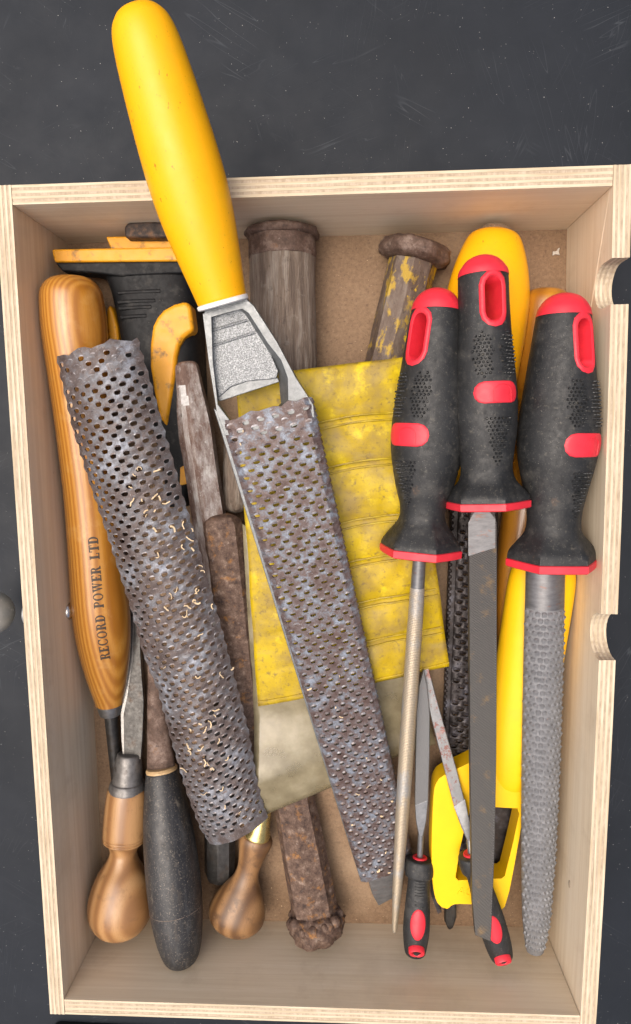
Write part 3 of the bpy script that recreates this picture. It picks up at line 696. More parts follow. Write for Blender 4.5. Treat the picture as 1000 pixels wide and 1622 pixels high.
while py < 1500:
    for i in range(8):
        u = -1 + 2 * (i + .25 + .5 * (j % 2)) / 8 + rnd.uniform(-.02, .02)
        if abs(u) > .98: continue
        du = .125; dy = 5.0
        apx = rsurf(u, py - 1.2, .9 * rnd.uniform(.8, 1.15))
        b_ = [rsurf(u - du, py - 1.5, -.05), rsurf(u - du * .6, py - 3.6, -.05), rsurf(u, py - 4.2, -.05), rsurf(u + du * .6, py - 3.6, -.05), rsurf(u + du, py - 1.5, -.05), rsurf(u + du * .6, py + dy, -.05), rsurf(u - du * .6, py + dy, -.05)]
        ap2 = [rsurf(u - du * .5, py - .9, .85 * rnd.uniform(.7, 1.2)), rsurf(u + du * rnd.uniform(-.2, .2), py - 1.8, 1.0), rsurf(u + du * .5, py - .9, .85 * rnd.uniform(.7, 1.2))]
        mb.add(b_ + ap2, [(0, 1, 7), (1, 2, 8, 7), (2, 3, 9, 8), (3, 4, 9), (4, 5, 9), (5, 6, 7, 8, 9), (6, 0, 7)])
    py += 10.2; j += 1
T.part('teeth', mb, m_rasp, parent=rb, kind='stuff', ang=25)

# ---- two small needle files
GRN = 'small needle files with red ovals'
def needle(name, label, blade_pts, zt, Ab, Bb, Ag, Bg, rows, mat, tangw, shoulder):
    T = Thing(name, label, 'file', Ab, Bb, group=GRN)
    mb = MB(); mb.prism(T.poly(blade_pts, 0), -1.4, 1.4); fb = T.part('file_blade', mb, mat, bevel=.6)
    mb = MB(); mb.prism(T.poly(shoulder, 1.5), 1.0, 1.5); T.part('smooth_heel', mb, m_tang, parent=fb, bevel=.2)
    Mh = T.Mi @ frame(Ag, Bg)
    prof = profile(Ag, Bg, rows, 5); L = (Ag - Bg).length
    # tang
    e = T.Mi @ Ag; s0 = T.loc(*tangw, 0)
    mb = MB(); mb.tube([(s0[0], s0[1], 0), (e.x, e.y, e.z), tuple(e + (e - Vector((s0[0], s0[1], 0))) * .15)], 1.75, 12); T.part('tang', mb, m_tang)
    mb = MB(); mb.lathe([p for p in prof if p[0] >= 0], n=32, sz=.85, caps=(True, True)); mb.xform(Mh); T.part('grip', mb, m_blackgrip, ang=45)
    r0 = 4.3; mb = MB(); mb.lathe([(-.5, 2.0), (-.9, r0 * .85), (-.5, r0), (.6, r0 + .05), (.7, r0 * .6)], n=24, sz=.9); mb.xform(Mh); T.part('inner_ring', mb, m_red)
    def surf(x, t, off): r = rint(prof, t) + off; x = max(-r * .97, min(r * .97, x)); return Vector((x, -t, .85 * math.sqrt(max(r * r - x * x, .05))))
    oc = .62 * L; mb = MB(); rings = []
    for s_, z in ((1.05, -.4), (1.0, .3), (.9, .55), (.5, .62), (.1, .62)):
        rings.append([surf(4.4 * s_ * math.cos(2 * math.pi * k / 24), oc + 8.6 * s_ * math.sin(2 * math.pi * k / 24), z) for k in range(24)])
    mb.loft(rings, (False, True)); mb.xform(Mh); T.part('oval_inlay', mb, m_red, ang=60)
    # hanging hole ring near the butt, facing up and towards the end
    c = Vector((0, -(L - 6.0), rint(prof, L - 6.0) * .85 + .35)); tilt = Matrix.Rotation(math.radians(33), 4, 'X')
    mb = MB(); rings = []
    for (r, z) in ((4.7, -2.2), (4.7, .4), (4.2, 1.0), (3.1, .8), (2.7, .1), (2.5, -3), (2.2, -4.5)):
        rings.append([c + (tilt @ Vector((r * math.cos(2 * math.pi * k / 24), r * .78 * math.sin(2 * math.pi * k / 24), z))) for k in range(24)])
    mb.loft(rings, (False, False)); mb.xform(Mh); lo = T.part('hole_liner', mb, m_red, ang=60)
    mb = MB(); mb.add([c + (tilt @ Vector((2.65 * math.cos(2 * math.pi * k / 24), 2.05 * math.sin(2 * math.pi * k / 24), .3 - .25))) for k in range(24)], [tuple(range(24))]); mb.xform(Mh); T.part('hole', mb, m_trayblk, parent=lo)  # flat black disc, its colour standing in for the shade inside the ring
    mb = MB()
    for k in range(6):
        t_ = .20 * L + k * .028 * L
        mb.tube([surf(-2.8, t_, .1), surf(0, t_ + .1, .15), surf(2.8, t_, .1)], .38, 6)
    for a, b in (((-2.4, .40), (2.4, .385)), ((2.4, .385), (-2.4, .43)), ((-2.4, .43), (2.4, .45))):
        mb.tube([surf(a[0], a[1] * L, .1), surf(b[0], b[1] * L, .1)], .3, 6)
    mb.xform(Mh); T.part('grip_ridge', mb, m_blackgrip)
    return T
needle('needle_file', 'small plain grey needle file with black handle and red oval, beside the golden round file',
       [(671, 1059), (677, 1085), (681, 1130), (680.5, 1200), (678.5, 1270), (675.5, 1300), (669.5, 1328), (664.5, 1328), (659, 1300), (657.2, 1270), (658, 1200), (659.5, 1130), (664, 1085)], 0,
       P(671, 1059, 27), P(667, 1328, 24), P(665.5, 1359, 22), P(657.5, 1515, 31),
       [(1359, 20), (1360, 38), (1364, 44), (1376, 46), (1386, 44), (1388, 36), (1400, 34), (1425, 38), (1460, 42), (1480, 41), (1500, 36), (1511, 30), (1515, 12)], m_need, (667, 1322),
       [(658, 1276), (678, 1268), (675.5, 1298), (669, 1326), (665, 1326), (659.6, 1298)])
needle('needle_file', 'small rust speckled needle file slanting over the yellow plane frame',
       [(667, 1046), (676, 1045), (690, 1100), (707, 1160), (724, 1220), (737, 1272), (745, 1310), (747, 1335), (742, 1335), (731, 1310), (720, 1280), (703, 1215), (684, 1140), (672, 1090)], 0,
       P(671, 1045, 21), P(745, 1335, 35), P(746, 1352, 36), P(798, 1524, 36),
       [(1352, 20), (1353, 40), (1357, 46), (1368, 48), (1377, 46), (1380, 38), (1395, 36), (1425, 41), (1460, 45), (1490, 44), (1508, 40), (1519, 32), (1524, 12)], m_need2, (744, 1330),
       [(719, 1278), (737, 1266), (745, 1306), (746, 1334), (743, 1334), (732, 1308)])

# ---- lemon yellow plane body with a rectangular window
A = P(864, 893, 28); B = P(755, 1437, 21)
T = Thing('yellow_planer', 'lemon yellow plastic planer body with a rectangular window under the needle file', 'planer', A, B)
outl = [(830, 900), (845, 882), (868, 876), (890, 884), (899, 905), (897, 940), (890, 1000), (878, 1060), (862, 1130), (846, 1210), (834, 1250), (830, 1285), (820, 1345), (800, 1437), (776, 1434), (748, 1433), (720, 1433), (708, 1440), (693, 1430), (686, 1400), (684, 1341), (687, 1262), (692, 1240), (704, 1228), (745, 1208), (772, 1190), (788, 1150), (799, 1060), (814, 980)]
hole = [(746, 1282), (785, 1279), (820, 1281), (823, 1290), (812, 1340), (800, 1388), (795, 1392), (760, 1393), (726, 1395), (722, 1390), (729, 1345), (737, 1310)]
bm_ = bmesh.new()
z0, z1 = -9, 4
def slab_with_hole(outline, hole_, z0, z1):
    m2 = bmesh.new()
    vo = [m2.verts.new((*q, z1)) for q in outline]; vh = [m2.verts.new((*q, z1)) for q in hole_]
    eo = [m2.edges.new((vo[i], vo[(i + 1) % len(vo)])) for i in range(len(vo))]; eh = [m2.edges.new((vh[i], vh[(i + 1) % len(vh)])) for i in range(len(vh))]
    r = bmesh.ops.triangle_fill(m2, use_beauty=True, use_dissolve=False, edges=eo + eh)
    tri = [[(tuple(v.co)) for v in f.verts] for f in m2.faces]
    mb = MB()
    for t_ in tri:
        mb.add(t_, [(0, 1, 2)]); mb.add([(x, y, z0) for x, y, z in t_], [(2, 1, 0)])
    for l in (outline, hole_):
        for i in range(len(l)):
            a, b = l[i], l[(i + 1) % len(l)]; mb.add([(*a, z0), (*b, z0), (*b, z1), (*a, z1)], [(0, 1, 2, 3)])
    m2.free(); return mb
mb = slab_with_hole(T.poly(catmull(outl + [outl[0]], 3)[:-1], z1), T.poly(hole, z1), z0, z1)
pb = T.part('body', mb, m_yel2, weld=True, bevel=3.2, seg=5, ang=30)
# rounded handle ridge growing out of the body
Ar = P(868, 862, 28); Br = P(806, 1262, 20); pr = profile(Ar, Br, [(862, 10), (865, 50), (875, 78), (893, 95), (925, 106), (1000, 106), (1080, 104), (1150, 104), (1200, 96), (1240, 70), (1262, 10)], 5)
mb = MB(); mb.lathe(pr, n=40, sz=.62); mb.xform(T.Mi @ frame(Ar, Br)); T.part('handle', mb, m_yel2)
def text_mesh(txt, size, ext, M, name, mat, thing, parent=None):
    cu = bpy.data.curves.new(name, 'FONT'); cu.body = txt; cu.size = size; cu.extrude = ext; cu.align_x = 'CENTER'; cu.align_y = 'CENTER'
    ob = bpy.data.objects.new(name, cu); C.objects.link(ob); bpy.context.view_layer.update()
    me = bpy.data.meshes.new_from_object(ob.evaluated_get(bpy.context.evaluated_depsgraph_get()))
    bpy.data.objects.remove(ob, do_unlink=True)
    mb = MB(); mb.add([v.co.copy() for v in me.vertices], [tuple(p.vertices) for p in me.polygons]); bpy.data.meshes.remove(me)
    mb.xform(M); return thing.part(name, mb, mat, smooth=False, **({'parent': parent} if parent else {}))
q = T.loc(737, 1413, z1)
text_mesh("AC", 6.5, .25, Matrix.Translation((q[0], q[1], z1 + .1)), 'embossed_letters', m_yel2, T, pb)
mb = MB(); mb.prism(T.poly([(706, 1432), (724, 1430), (724, 1455), (719, 1472), (711, 1476), (705, 1462)], -8), -14, -8); T.part('nose', mb, m_steel, bevel=1.5)
mb = MB(); rr_ = T.poly([(684, 1250), (690, 1250), (690, 1420), (700, 1445), (694, 1448), (684, 1420)], -9); mb.prism(rr_, -14, -9)
mb.prism(T.poly([(690, 1280), (830, 1275), (812, 1345), (798, 1425), (690, 1432)], -13), -15, -13)
T.part('sole', mb, m_darkblade)

# ---- lower surform with chrome topped yellow handle
A = P(784, 366, 21); B = P(722, 1440, 9)
T = Thing('buried_surform_rasp', 'yellow handled rasp with chrome topped dome butt buried under the files, dark oily blade', 'rasp', A, B)
Bh = P(738, 788, 19); pr = profile(A, Bh, [(364, 30), (366, 52), (374, 78), (395, 98), (430, 118), (470, 130), (520, 130), (580, 122), (660, 104), (730, 86), (770, 70), (784, 56), (788, 30)], 5)
mb = MB(); mb.lathe(pr, n=40, sz=.85); mb.xform(T.Mi @ frame(A, Bh)); T.part('handle', mb, m_yel)
mb = MB(); mb.lathe([(-2.6, 1.2), (-2.5, 2.0), (-3.4, 2.2), (-3.2, 4.5), (-2.2, 7.0), (-.4, 8.2), (.6, 8.3)], n=28, sz=.85); mb.xform(T.Mi @ frame(A, Bh)); T.part('chrome_cap', mb, m_screw)
dTL, dTR, dBL, dBR = [Vector(T.loc(*p, 2)) for p in ((727, 792), (790, 800), (700, 1420), (778, 1425))]
def fdark(u, v, z): p = dTL.lerp(dTR, u).lerp(dBL.lerp(dBR, u), v); return Vector((p.x, p.y, 2 + z + .6 * math.sin(math.pi * u)))
wd = (dTR - dTL).length; ln = (dTL - dBL).length
s_, te = blade_mesh(fdark, wd, ln, 4, seed=8); bl = T.part('blade', s_, m_darkblade, solid=.7, weld=True); T.part('teeth', te, m_darkblade, parent=bl, kind='stuff', ang=60)
mb = MB(); mb.prism(T.poly([(716, 792), (727, 792), (712, 1215), (700, 1420), (690, 1420), (702, 1210)], 0), -7, 1); sr = T.part('side_rail', mb, m_darkblade, bevel=.6)
mb = MB()
for k in range(64):
    y = 800 + k * 9.5; x = 717 - (y - 792) * .037; p = T.loc(x + 1, y, 1); mb.lathe([(-1.2, .3), (-.9, 1.0), (.4, 1.2), (1.2, .3)], n=6); mb.v[-24:] = [v + Vector((p[0], p[1], .6)) for v in mb.v[-24:]]
T.part('serration', mb, m_darkblade, parent=sr, kind='stuff')

# ---- orange varnished handle beneath
A = P(868, 457, 15); B = P(806, 1080, 10)
T = Thing('orange_chisel', 'orange varnished wooden handle tucked under the rasp and the yellow planer', 'chisel', A, B)
pr = profile(A, B, [(457, 8), (459, 44), (466, 66), (480, 80), (520, 84), (600, 78), (700, 70), (780, 72), (880, 74), (960, 68), (1030, 52), (1070, 40)], 5)
mb = MB(); mb.lathe(pr, n=32, sz=.9); mb.xform(T.Mi @ frame(A, B)); T.part('handle', mb, m_orange)
A2 = B; mb = MB(); L_ = T.L
mb.lathe([(L_ - 3, 7), (L_ + 10, 6.4), (L_ + 12, 3.5), (L_ + 55, 3.2)], n=20); T.part('ferrule', mb, m_steel)

# ------------------------------------------------------------------ left group
# ---- varnished turning tool with stamped lettering
A = P(110, 436, 38); B = P(174, 1113, 13)
T = Thing('turning_tool', 'long varnished ash handled tool with black stamped lettering along the left drawer side', 'turning tool', A, B)
pr = profile(A, B, [(436, 6), (437.5, 40), (442, 64), (452, 84), (470, 97), (520, 101), (580, 95), (640, 89), (700, 84), (780, 80.5), (860, 83), (920, 87), (960, 89), (1000, 86), (1040, 76), (1080, 60), (1105, 47), (1113, 44)], 6)
mb = MB(); mb.lathe(pr, n=44); hd = T.part('handle', mb, m_wrap)
L_ = T.L
mb = MB(); mb.lathe([(L_ - .5, 6.9), (L_, 7.6), (L_ + 4, 7.3), (L_ + 7, 6.6), (L_ + 8, 5.2), (L_ + 8.2, 2)], n=28); T.part('ferrule', mb, m_bright)
mb = MB(); mb.lathe([(L_ + 8, 4), (L_ + 70, 3.4)], n=16); T.part('shank', mb, m_steel)
# lettering: bold slab serif, drawn as strokes (x right, y up, unit cap height)
def arcring(cx, cy, rx, ry, tx, ty, a0, a1, n=14):
    out = []
    for k in range(n):
        p, q_ = math.radians(a0 + (a1 - a0) * k / n), math.radians(a0 + (a1 - a0) * (k + 1) / n)
        def o_(a): return (cx + rx * math.cos(a), cy + ry * math.sin(a))
        def i_(a): return (cx + (rx - tx) * math.cos(a), cy + (ry - ty) * math.sin(a))
        out.append([o_(p), o_(q_), i_(q_), i_(p)])
    return out
def rect(x0, y0, x1, y1): return [[(x0, y0), (x1, y0), (x1, y1), (x0, y1)]]
SF = .12
def stem(x, h0=0, h1=1, w_=.27): return rect(x, h0, x + w_, h1)
G = {
 'E': (.78, stem(.1) + rect(0, 0, .72, SF) + rect(0, 1 - SF, .72, 1) + rect(.3, .46, .52, .55) + rect(.63, 0, .72, .28) + rect(.63, .72, .72, 1) + rect(.47, .38, .53, .63)),
 'L': (.76, stem(.1) + rect(0, 0, .7, SF) + rect(0, 1 - SF, .4, 1) + rect(.61, 0, .7, .32)),
 'T': (.82, stem(.29) + rect(.17, 0, .61, SF) + rect(0, 1 - SF, .78, 1) + rect(0, .68, .09, 1) + rect(.69, .68, .78, 1)),
 'P': (.78, stem(.1) + rect(0, 0, .4, SF) + rect(0, 1 - SF, .42, 1) + rect(.3, .43, .42, .51) + arcring(.42, .715, .32, .285, .2, .08, -90, 90)),
 'R': (.9, stem(.1) + rect(0, 0, .38, SF) + rect(0, 1 - SF, .42, 1) + rect(.3, .45, .44, .53) + arcring(.42, .725, .31, .275, .2, .08, -90, 90) + [[(.42, .48), (.62, .48), (.82, .0), (.58, .0)]] + rect(.58, 0, .9, SF)),
 'D': (.9, stem(.1) + rect(0, 0, .42, SF) + rect(0, 1 - SF, .42, 1) + arcring(.40, .5, .44, .5, .21, .09, -90, 90, 18)),
 'O': (.92, arcring(.44, .5, .44, .52, .21, .085, 0, 360, 26)),
 'C': (.84, arcring(.44, .5, .44, .52, .21, .085, 40, 320, 22) + rect(.68, .66, .77, .98) + rect(.7, .14, .76, .3)),
 'W': (1.16, [[(.06, 1), (.28, 1), (.46, .0), (.34, .0)], [(.34, 0), (.44, 0), (.62, 1), (.55, 1)], [(.48, 1), (.70, 1), (.86, 0), (.74, 0)], [(.75, 0), (.86, 0), (1.06, 1), (.98, 1)]] + rect(0, 1 - SF, .38, 1) + rect(.44, 1 - SF, .78, 1) + rect(.88, 1 - SF, 1.14, 1)),
}
txt = "RECORD POWER LTD"; adv = []; xcur = 0
for ch in txt:
    if ch == ' ': xcur += .72; continue
    adv.append((ch, xcur)); xcur += G[ch][0] + .06
s0 = Vector(T.loc(168, 1044, 13)); s1 = Vector(T.loc(147.5, 848, 13)); dirn = (s1 - s0); leng = dirn.length; k_ = leng / xcur; dirn.normalize(); upv = Vector((-dirn.y, dirn.x)); cap = 5.0
mb = MB()
for ch, xo in adv:
    for quad in G[ch][1]:
        # cut long strokes so that they follow the round handle
        (p0, p1, p2, p3) = [Vector(q_) for q_ in quad]
        nx = 3
        for j in range(nx):
            for i in range(nx):
                def bi(a, b): return p0.lerp(p1, a).lerp(p3.lerp(p2, a), b)
                vs = []
                for (a, b) in ((i / nx, j / nx), ((i + 1) / nx, j / nx), ((i + 1) / nx, (j + 1) / nx), (i / nx, (j + 1) / nx)):
                    g_ = bi(a, b); w2 = s0 + dirn * (xo + g_.x) * k_ + upv * ((g_.y - .5) * cap)
                    r = rint(pr, -w2.y) + .07; vs.append((w2.x, w2.y, math.sqrt(max(r * r - w2.x ** 2, 1))))
                mb.add(vs, [(0, 1, 2, 3)])
T.part('stamped_lettering', mb, m_ink, parent=hd, smooth=False)

# ---- yellow and black scraper
A = P(225, 360, 12.5); B = P(290, 800, 11)
T = Thing('filling_knife', 'black and amber plastic scraper with wide flat head in the back left corner', 'scraper', A, B)
def pp(name, pts, z0, z1, mat, bev=1.2, **kw):
    mb = MB(); mb.prism(T.poly(pts, z1), z0, z1); return T.part(name, mb, mat, bevel=bev, seg=3, **kw)
pp('bolt', [(196, 357), (204, 351), (235, 349), (266, 352), (270, 376), (197, 376)], 6, 20, m_oldbolt, 2)
pp('top_block', [(167, 374), (292, 372), (286, 395), (176, 395)], -12, 13, m_amber, 1.0)
pp('head_plate', [(81, 394), (305, 390), (310, 413), (86, 415)], 3, 17, m_amber, 1.2)
pp('head_base', [(86, 415), (310, 413), (310, 431), (190, 437), (150, 432), (98, 429)], 3, 16.5, m_grime, 1.2)
EL = [(140, 429), (158, 436), (168, 446), (176, 470), (184, 510), (195, 560), (228, 640), (255, 730), (268, 800)]
ER = [(312, 429), (312, 436), (312, 446), (313, 470), (314, 510), (316, 560), (319, 640), (314, 730), (302, 800)]
rings = []
for (xl, yl), (xr, yr) in zip(catmull(EL, 4), catmull(ER, 4)):
    a = Vector(T.loc(xl, yl, 6)); b = Vector(T.loc(xr, yr, 6)); ring = []
    for k in range(17):
        q = -1 + 2 * k / 16; p = a.lerp(b, .5 + q / 2); ring.append(Vector((p.x, p.y, 3 + 12.5 * (1 - abs(q) ** 3.2) ** (1 / 2.2))))
    ring += [Vector((b.x, b.y, -10)), Vector((a.x, a.y, -10))]; rings.append(ring)
mb = MB(); mb.loft(rings); nk = T.part('grip', mb, m_grime, ang=50)
pp('side_inlay', [(241, 516), (248, 502), (258, 490), (275, 481), (296, 475.5), (303, 486), (308, 524), (300, 528), (291, 535), (284, 548), (280, 565), (278, 590), (272, 628), (264, 678), (252, 662), (243, 620), (237, 580), (237, 545)], 5, 17.5, m_amber, 3.5)
pp('side_inlay', [(168, 490), (173, 481), (179, 492), (185, 515), (188, 540), (169, 540)], -8, 12, m_amber, 3)
pp('side_inlay', [(277, 742), (293, 737), (298, 766), (284, 770)], 6, 15.4, m_amber, .6)
for (x0, x1, y) in ((187, 254, 463), (186, 246, 478), (188, 240, 488), (191, 232, 502)):
    a = T.loc(x0, y, 15); b = T.loc(x1, y - 2, 15); mb = MB(); mb.tube([(a[0], a[1], 13.6), ((a[0] + b[0]) / 2, (a[1] + b[1]) / 2, 14.9), (b[0], b[1], 14.9)], 1.2, 8); T.part('ridge', mb, m_grime, parent=nk)

# ---- rusty chisels
def bar(name, label, cat, A, B, rows, mat, n=16, facets=8, rough=(.5, .35), sz=1.0, part='shaft', extra=None, nsub=4, ph=0.0):
    T = Thing(name, label, cat, A, B); pr = profile(A, B, rows, nsub)
    mb = MB(); mb.lathe(pr, n=n * 3 if facets else n, facets=facets, rough=rough, sz=sz, ph=ph); T.part(part, mb, mat, ang=32); return T
A = P(295, 572, 33); B = P(386, 1190, 8)
T = Thing('plugging_chisel', 'long rusty bar chisel with a scraped bright patch near its top beside the alloy body', 'chisel', A, B)
pr = profile(A, B, [(572, 14), (574, 27), (580, 36), (596, 40), (620, 44), (650, 52), (690, 57), (740, 55), (1000, 53), (1190, 50)], 14)
mb = MB(); mb.lathe(pr, n=48, facets=6, ph=.25, sz=.8, rough=(.14, .5))
t0 = -T.loc(295, 610, 5)[1]; t1 = -T.loc(300, 641, 5)[1]
for k, f_ in enumerate(mb.f):
    c = sum((mb.v[i] for i in f_), Vector()) / len(f_)
    if t0 < -c.y < t1 + .6 * noise.noise(c * .9) and -4.5 < c.x < -.6 and c.z > 0: mb.mi[k] = 1
    elif -5.4 < c.x < -2.4 and c.z > .5 and -c.y > t0: mb.mi[k] = 2
T.part('shaft', mb, [m_rustgrey, m_scour, m_rustlight], ang=32)
A = P(350, 1120, 11); B = P(348, 1393, 9)
bar('steel_bar', 'dark steel bar end with rounded corner showing under the bottom of the loose blade', 'bar', A, B,
    [(1120, 46), (1200, 48), (1360, 47), (1384, 44), (1393, 34)], m_steel, facets=8, sz=.8, rough=(.3, .4))
A = P(349, 815, 29); B = P(405, 1260, 8)
bar('cold_chisel', 'broad brown rusted chisel with rounded top between the loose blade and the wallet', 'chisel', A, B,
    [(815, 20), (817, 40), (824, 58), (840, 63), (900, 62), (980, 58), (1060, 54), (1150, 50), (1260, 44)], m_rust2, facets=8, rough=(.45, .25), sz=.6)
A = P(376, 700, 16); B = P(372, 812, 14)
bar('round_bar', 'stubby grey brown rod end peeping out left of the yellow wallet', 'rod', A, B, [(700, 40), (740, 42), (780, 41), (800, 36), (809, 26), (812, 8)], m_oldwood, facets=0, n=28, rough=(.4, .3))
# wooden handled chisel with iron hoop
A = P(447, 370, 19); B = P(452, 760, 17)
T = Thing('hooped_chisel', 'thick weathered brown wooden chisel handle with a rusty iron hoop and flattened head', 'chisel', A, B)
pr = profile(A, B, [(392, 104), (410, 105), (480, 104), (575, 105), (680, 98), (760, 80)], 8)
mb = MB(); mb.lathe(pr, n=48, rough=(.45, .18), sz=.93); T.part('handle', mb, m_oldwood, ang=60)
pr2 = profile(A, B, [(374, 100), (376, 106), (392, 107), (408, 107), (411, 102)], 3)
mb = MB(); mb.lathe(pr2, n=48, rough=(.35, .3), sz=.93); T.part('iron_hoop', mb, m_rust, ang=50)
pr3 = profile(A, B, [(362, 30), (363, 96), (367, 116), (373, 119), (378, 112), (380, 98)], 4)
mb = MB(); mb.lathe(pr3, n=48, rough=(1.3, .22), sz=.93); T.part('struck_head', mb, m_rust, ang=60)
# yellow flaked chisel
A = P(659, 398, 16); B = P(578, 720, 12)
T = bar('painted_chisel', 'rusty eight sided chisel with flaking yellow paint and curled mushroom head', 'chisel', A, B, [(400, 76), (420, 77), (500, 75), (570, 72), (650, 70), (720, 60)], m_flake, facets=8, rough=(.3, .3))
pr3 = profile(A, B, [(384, 40), (385, 84), (390, 106), (400, 116), (410, 112), (416, 92), (417, 60)], 4)
mb = MB(); mb.lathe(pr3, n=48, rough=(2.6, .16)); T.part('mushroom_head', mb, m_rust, ang=60)
# bottom chisel with split mushroom head
A = P(452, 1190, 8); B = P(507, 1488, 20)
T = bar('rusted_chisel', 'heavily rusted chisel with a split curled head lying at the front of the drawer', 'chisel', A, B, [(1190, 60), (1280, 66), (1350, 70), (1420, 72), (1470, 74), (1486, 60)], m_rust2, facets=8, rough=(.2, .35), sz=.8)
pr3 = profile(A, B, [(1440, 64), (1446, 76), (1456, 84), (1468, 86), (1480, 74), (1487, 50), (1488, 20)], 4)
mb = MB(); rnd = random.Random(5)
mb.lathe(pr3, n=48, rough=(2.2, .2))
for k in range(9):
    a = -1.9 + k * .475; t_ = pr3[0][0] + rnd.uniform(3, 6.5); r = 14.6 + rnd.uniform(-.8, .8)
    c = Vector((r * math.sin(a), -t_, r * math.cos(a)))
    rad = rnd.uniform(2.0, 3.3); rings = []
    for j in range(7):
        th = math.pi * j / 6
        rings.append([c + Vector((rad * 1.2 * math.sin(th) * math.cos(2 * math.pi * i / 10), rad * 1.3 * math.cos(th), rad * math.sin(th) * math.sin(2 * math.pi * i / 10))) * (1 + .04 * noise.noise(Vector((i, j, k)) * .9)) for i in range(10)])
    mb.loft(rings)
T.part('mushroom_head', mb, m_rust2, ang=60)

# ---- yellow vinyl wallet with clear flap
A = P(510, 575, 39); B = P(560, 1100, 23)
T = Thing('vinyl_wallet', 'grubby yellow vinyl tool wallet with cross seams and a yellowed clear end flap', 'tool wallet', A, B)
e = [Vector(T.loc(*p, 0)) for p in ((372, 598), (648, 564), (409, 1119), (713, 1058))]
LSIDE = [(0, 0), (.40, 0), (.6, 0), (1, 0)]
seams = [.165, .30, .475, .60, .735, .865]
def wsurf(u, v, off=0):
    p = e[0].lerp(e[1], u).lerp(e[2].lerp(e[3], u), v)
    bul = 0; s_ = [0] + seams + [1.0]
    for a, b in zip(s_, s_[1:]):
        if a <= v <= b: bul = 2.6 * math.sin(math.pi * (v - a) / (b - a)) ** .6
    fade = min(1, max(0, (u - .22) * 4)); bul = bul * fade + 1.2 * (1 - fade)
    edge = min(1, 8 * min(u, 1 - u)); wr = 1.2 * noise.noise(Vector((u * 4, v * 7, 2))) + .6 * noise.noise(Vector((u * 9 + v * 6, v * 14, 5))) - .55 * max(0, 1 - abs(noise.noise(Vector((u * 3 + v * 4, v * 6 - u * 2, 8)))) * 9)
    sag = -5.0 * max(0, u - .55) ** 1.2
    ed = 1.1 * noise.noise(Vector((v * 5, 1, 0))) * (1 if u > .9 or u < .1 else 0)
    return Vector((p.x + ed, p.y + .35 * noise.noise(Vector((u * 4, 8, v))), (bul + wr) * edge + sag + off))
mb = MB(); NU, NV = 48, 110
vs = [wsurf(i / NU, j / NV) for j in range(NV + 1) for i in range(NU + 1)]
fs = [(j * (NU + 1) + i, j * (NU + 1) + i + 1, (j + 1) * (NU + 1) + i + 1, (j + 1) * (NU + 1) + i) for j in range(NV) for i in range(NU)]
mb.add(vs, fs); sl_ = T.part('sleeve', mb, m_vinyl, solid=1.4, ang=80)
for s_ in seams:
    mb = MB()
    for dv in (-.010, .010): mb.tube([wsurf(.2 + .79 * k / 40, s_ + dv + .004 * math.sin(k * .2), .25) for k in range(41)], .55, 6)
    T.part('weld_seam', mb, m_seam, parent=sl_)
# stitched border on the near edge
mb = MB(); mb.tube([wsurf(k / 40, .985, .25) for k in range(41)], .5, 6); T.part('hem', mb, m_vinyl, parent=sl_)
f4 = [Vector(T.loc(*p, -2.0)) for p in ((384, 830), (640, 1000), (411, 1277), (694, 1190))]
def fsurf(u, v):
    p = f4[0].lerp(f4[1], u).lerp(f4[2].lerp(f4[3], u), v)
    cr = max(0, .06 - u) * max(0, v - .93) * 900
    z = -2.4 + 1.6 * noise.noise(Vector((u * 3, v * 5, 9))) + 1.5 * math.sin(v * 9) * .5
    z += 11.5 * max(0, 1 - u / .5) ** .7 * min(1, max(0, v - .66) / .2)
    z -= 7 * max(0, min(1, (u - .5) / .3))
    if v > .92: z -= 2.0 * (v - .92) * 12 * .5
    return Vector((p.x + cr, p.y, z))
mb = MB(); NU, NV = 28, 40
vs = [fsurf(i / NU, j / NV) for j in range(NV + 1) for i in range(NU + 1)]
fs = [(j * (NU + 1) + i, j * (NU + 1) + i + 1, (j + 1) * (NU + 1) + i + 1, (j + 1) * (NU + 1) + i) for j in range(NV) for i in range(NU)]
mb.add(vs, fs); T.part('clear_flap', mb, m_clear, solid=.5, ang=80)

# ---- pear handled tool with cranked blade
A = P(205, 1192, 14); B = P(188, 1481, 25)
T = Thing('pear_handled_scraper', 'old cranked steel scraper with a pale pear shaped wooden handle in the front left corner', 'scraper', A, B)
pr = profile(A, B, [(1248, 58), (1256, 62), (1280, 66), (1318, 68), (1321, 65), (1324, 68), (1327, 64), (1330, 66), (1338, 50), (1350, 42), (1365, 52), (1385, 76), (1410, 94), (1432, 101), (1452, 95), (1470, 72), (1479, 36), (1481, 8)], 6)
mb = MB(); mb.lathe(pr, n=40, sz=.95); T.part('handle', mb, m_pear)
pr2 = profile(A, B, [(1193, 30), (1195, 37), (1206, 41), (1222, 44), (1236, 47), (1239, 53), (1251, 58), (1254, 52)], 3)
mb = MB(); mb.lathe(pr2, n=36); T.part('ferrule', mb, m_ferr)
mb = MB(); mb.prism(T.poly([(207, 960), (224, 960), (222, 1020), (224, 1060), (228, 1112), (226, 1170), (223, 1204), (196, 1204), (193, 1170), (191, 1131), (197, 1100), (206, 1040)], 2), -2, 2); T.part('blade', mb, m_steel, bevel=.5)
mb = MB(); mb.prism(T.poly([(207, 960), (213, 960), (211, 1040), (202, 1102), (196, 1132), (197, 1198), (195, 1198), (192.5, 1170), (191.5, 1131), (197.5, 1100), (206, 1040)], 2.2), 1.6, 2.25); T.part('ground_edge', mb, m_bright)
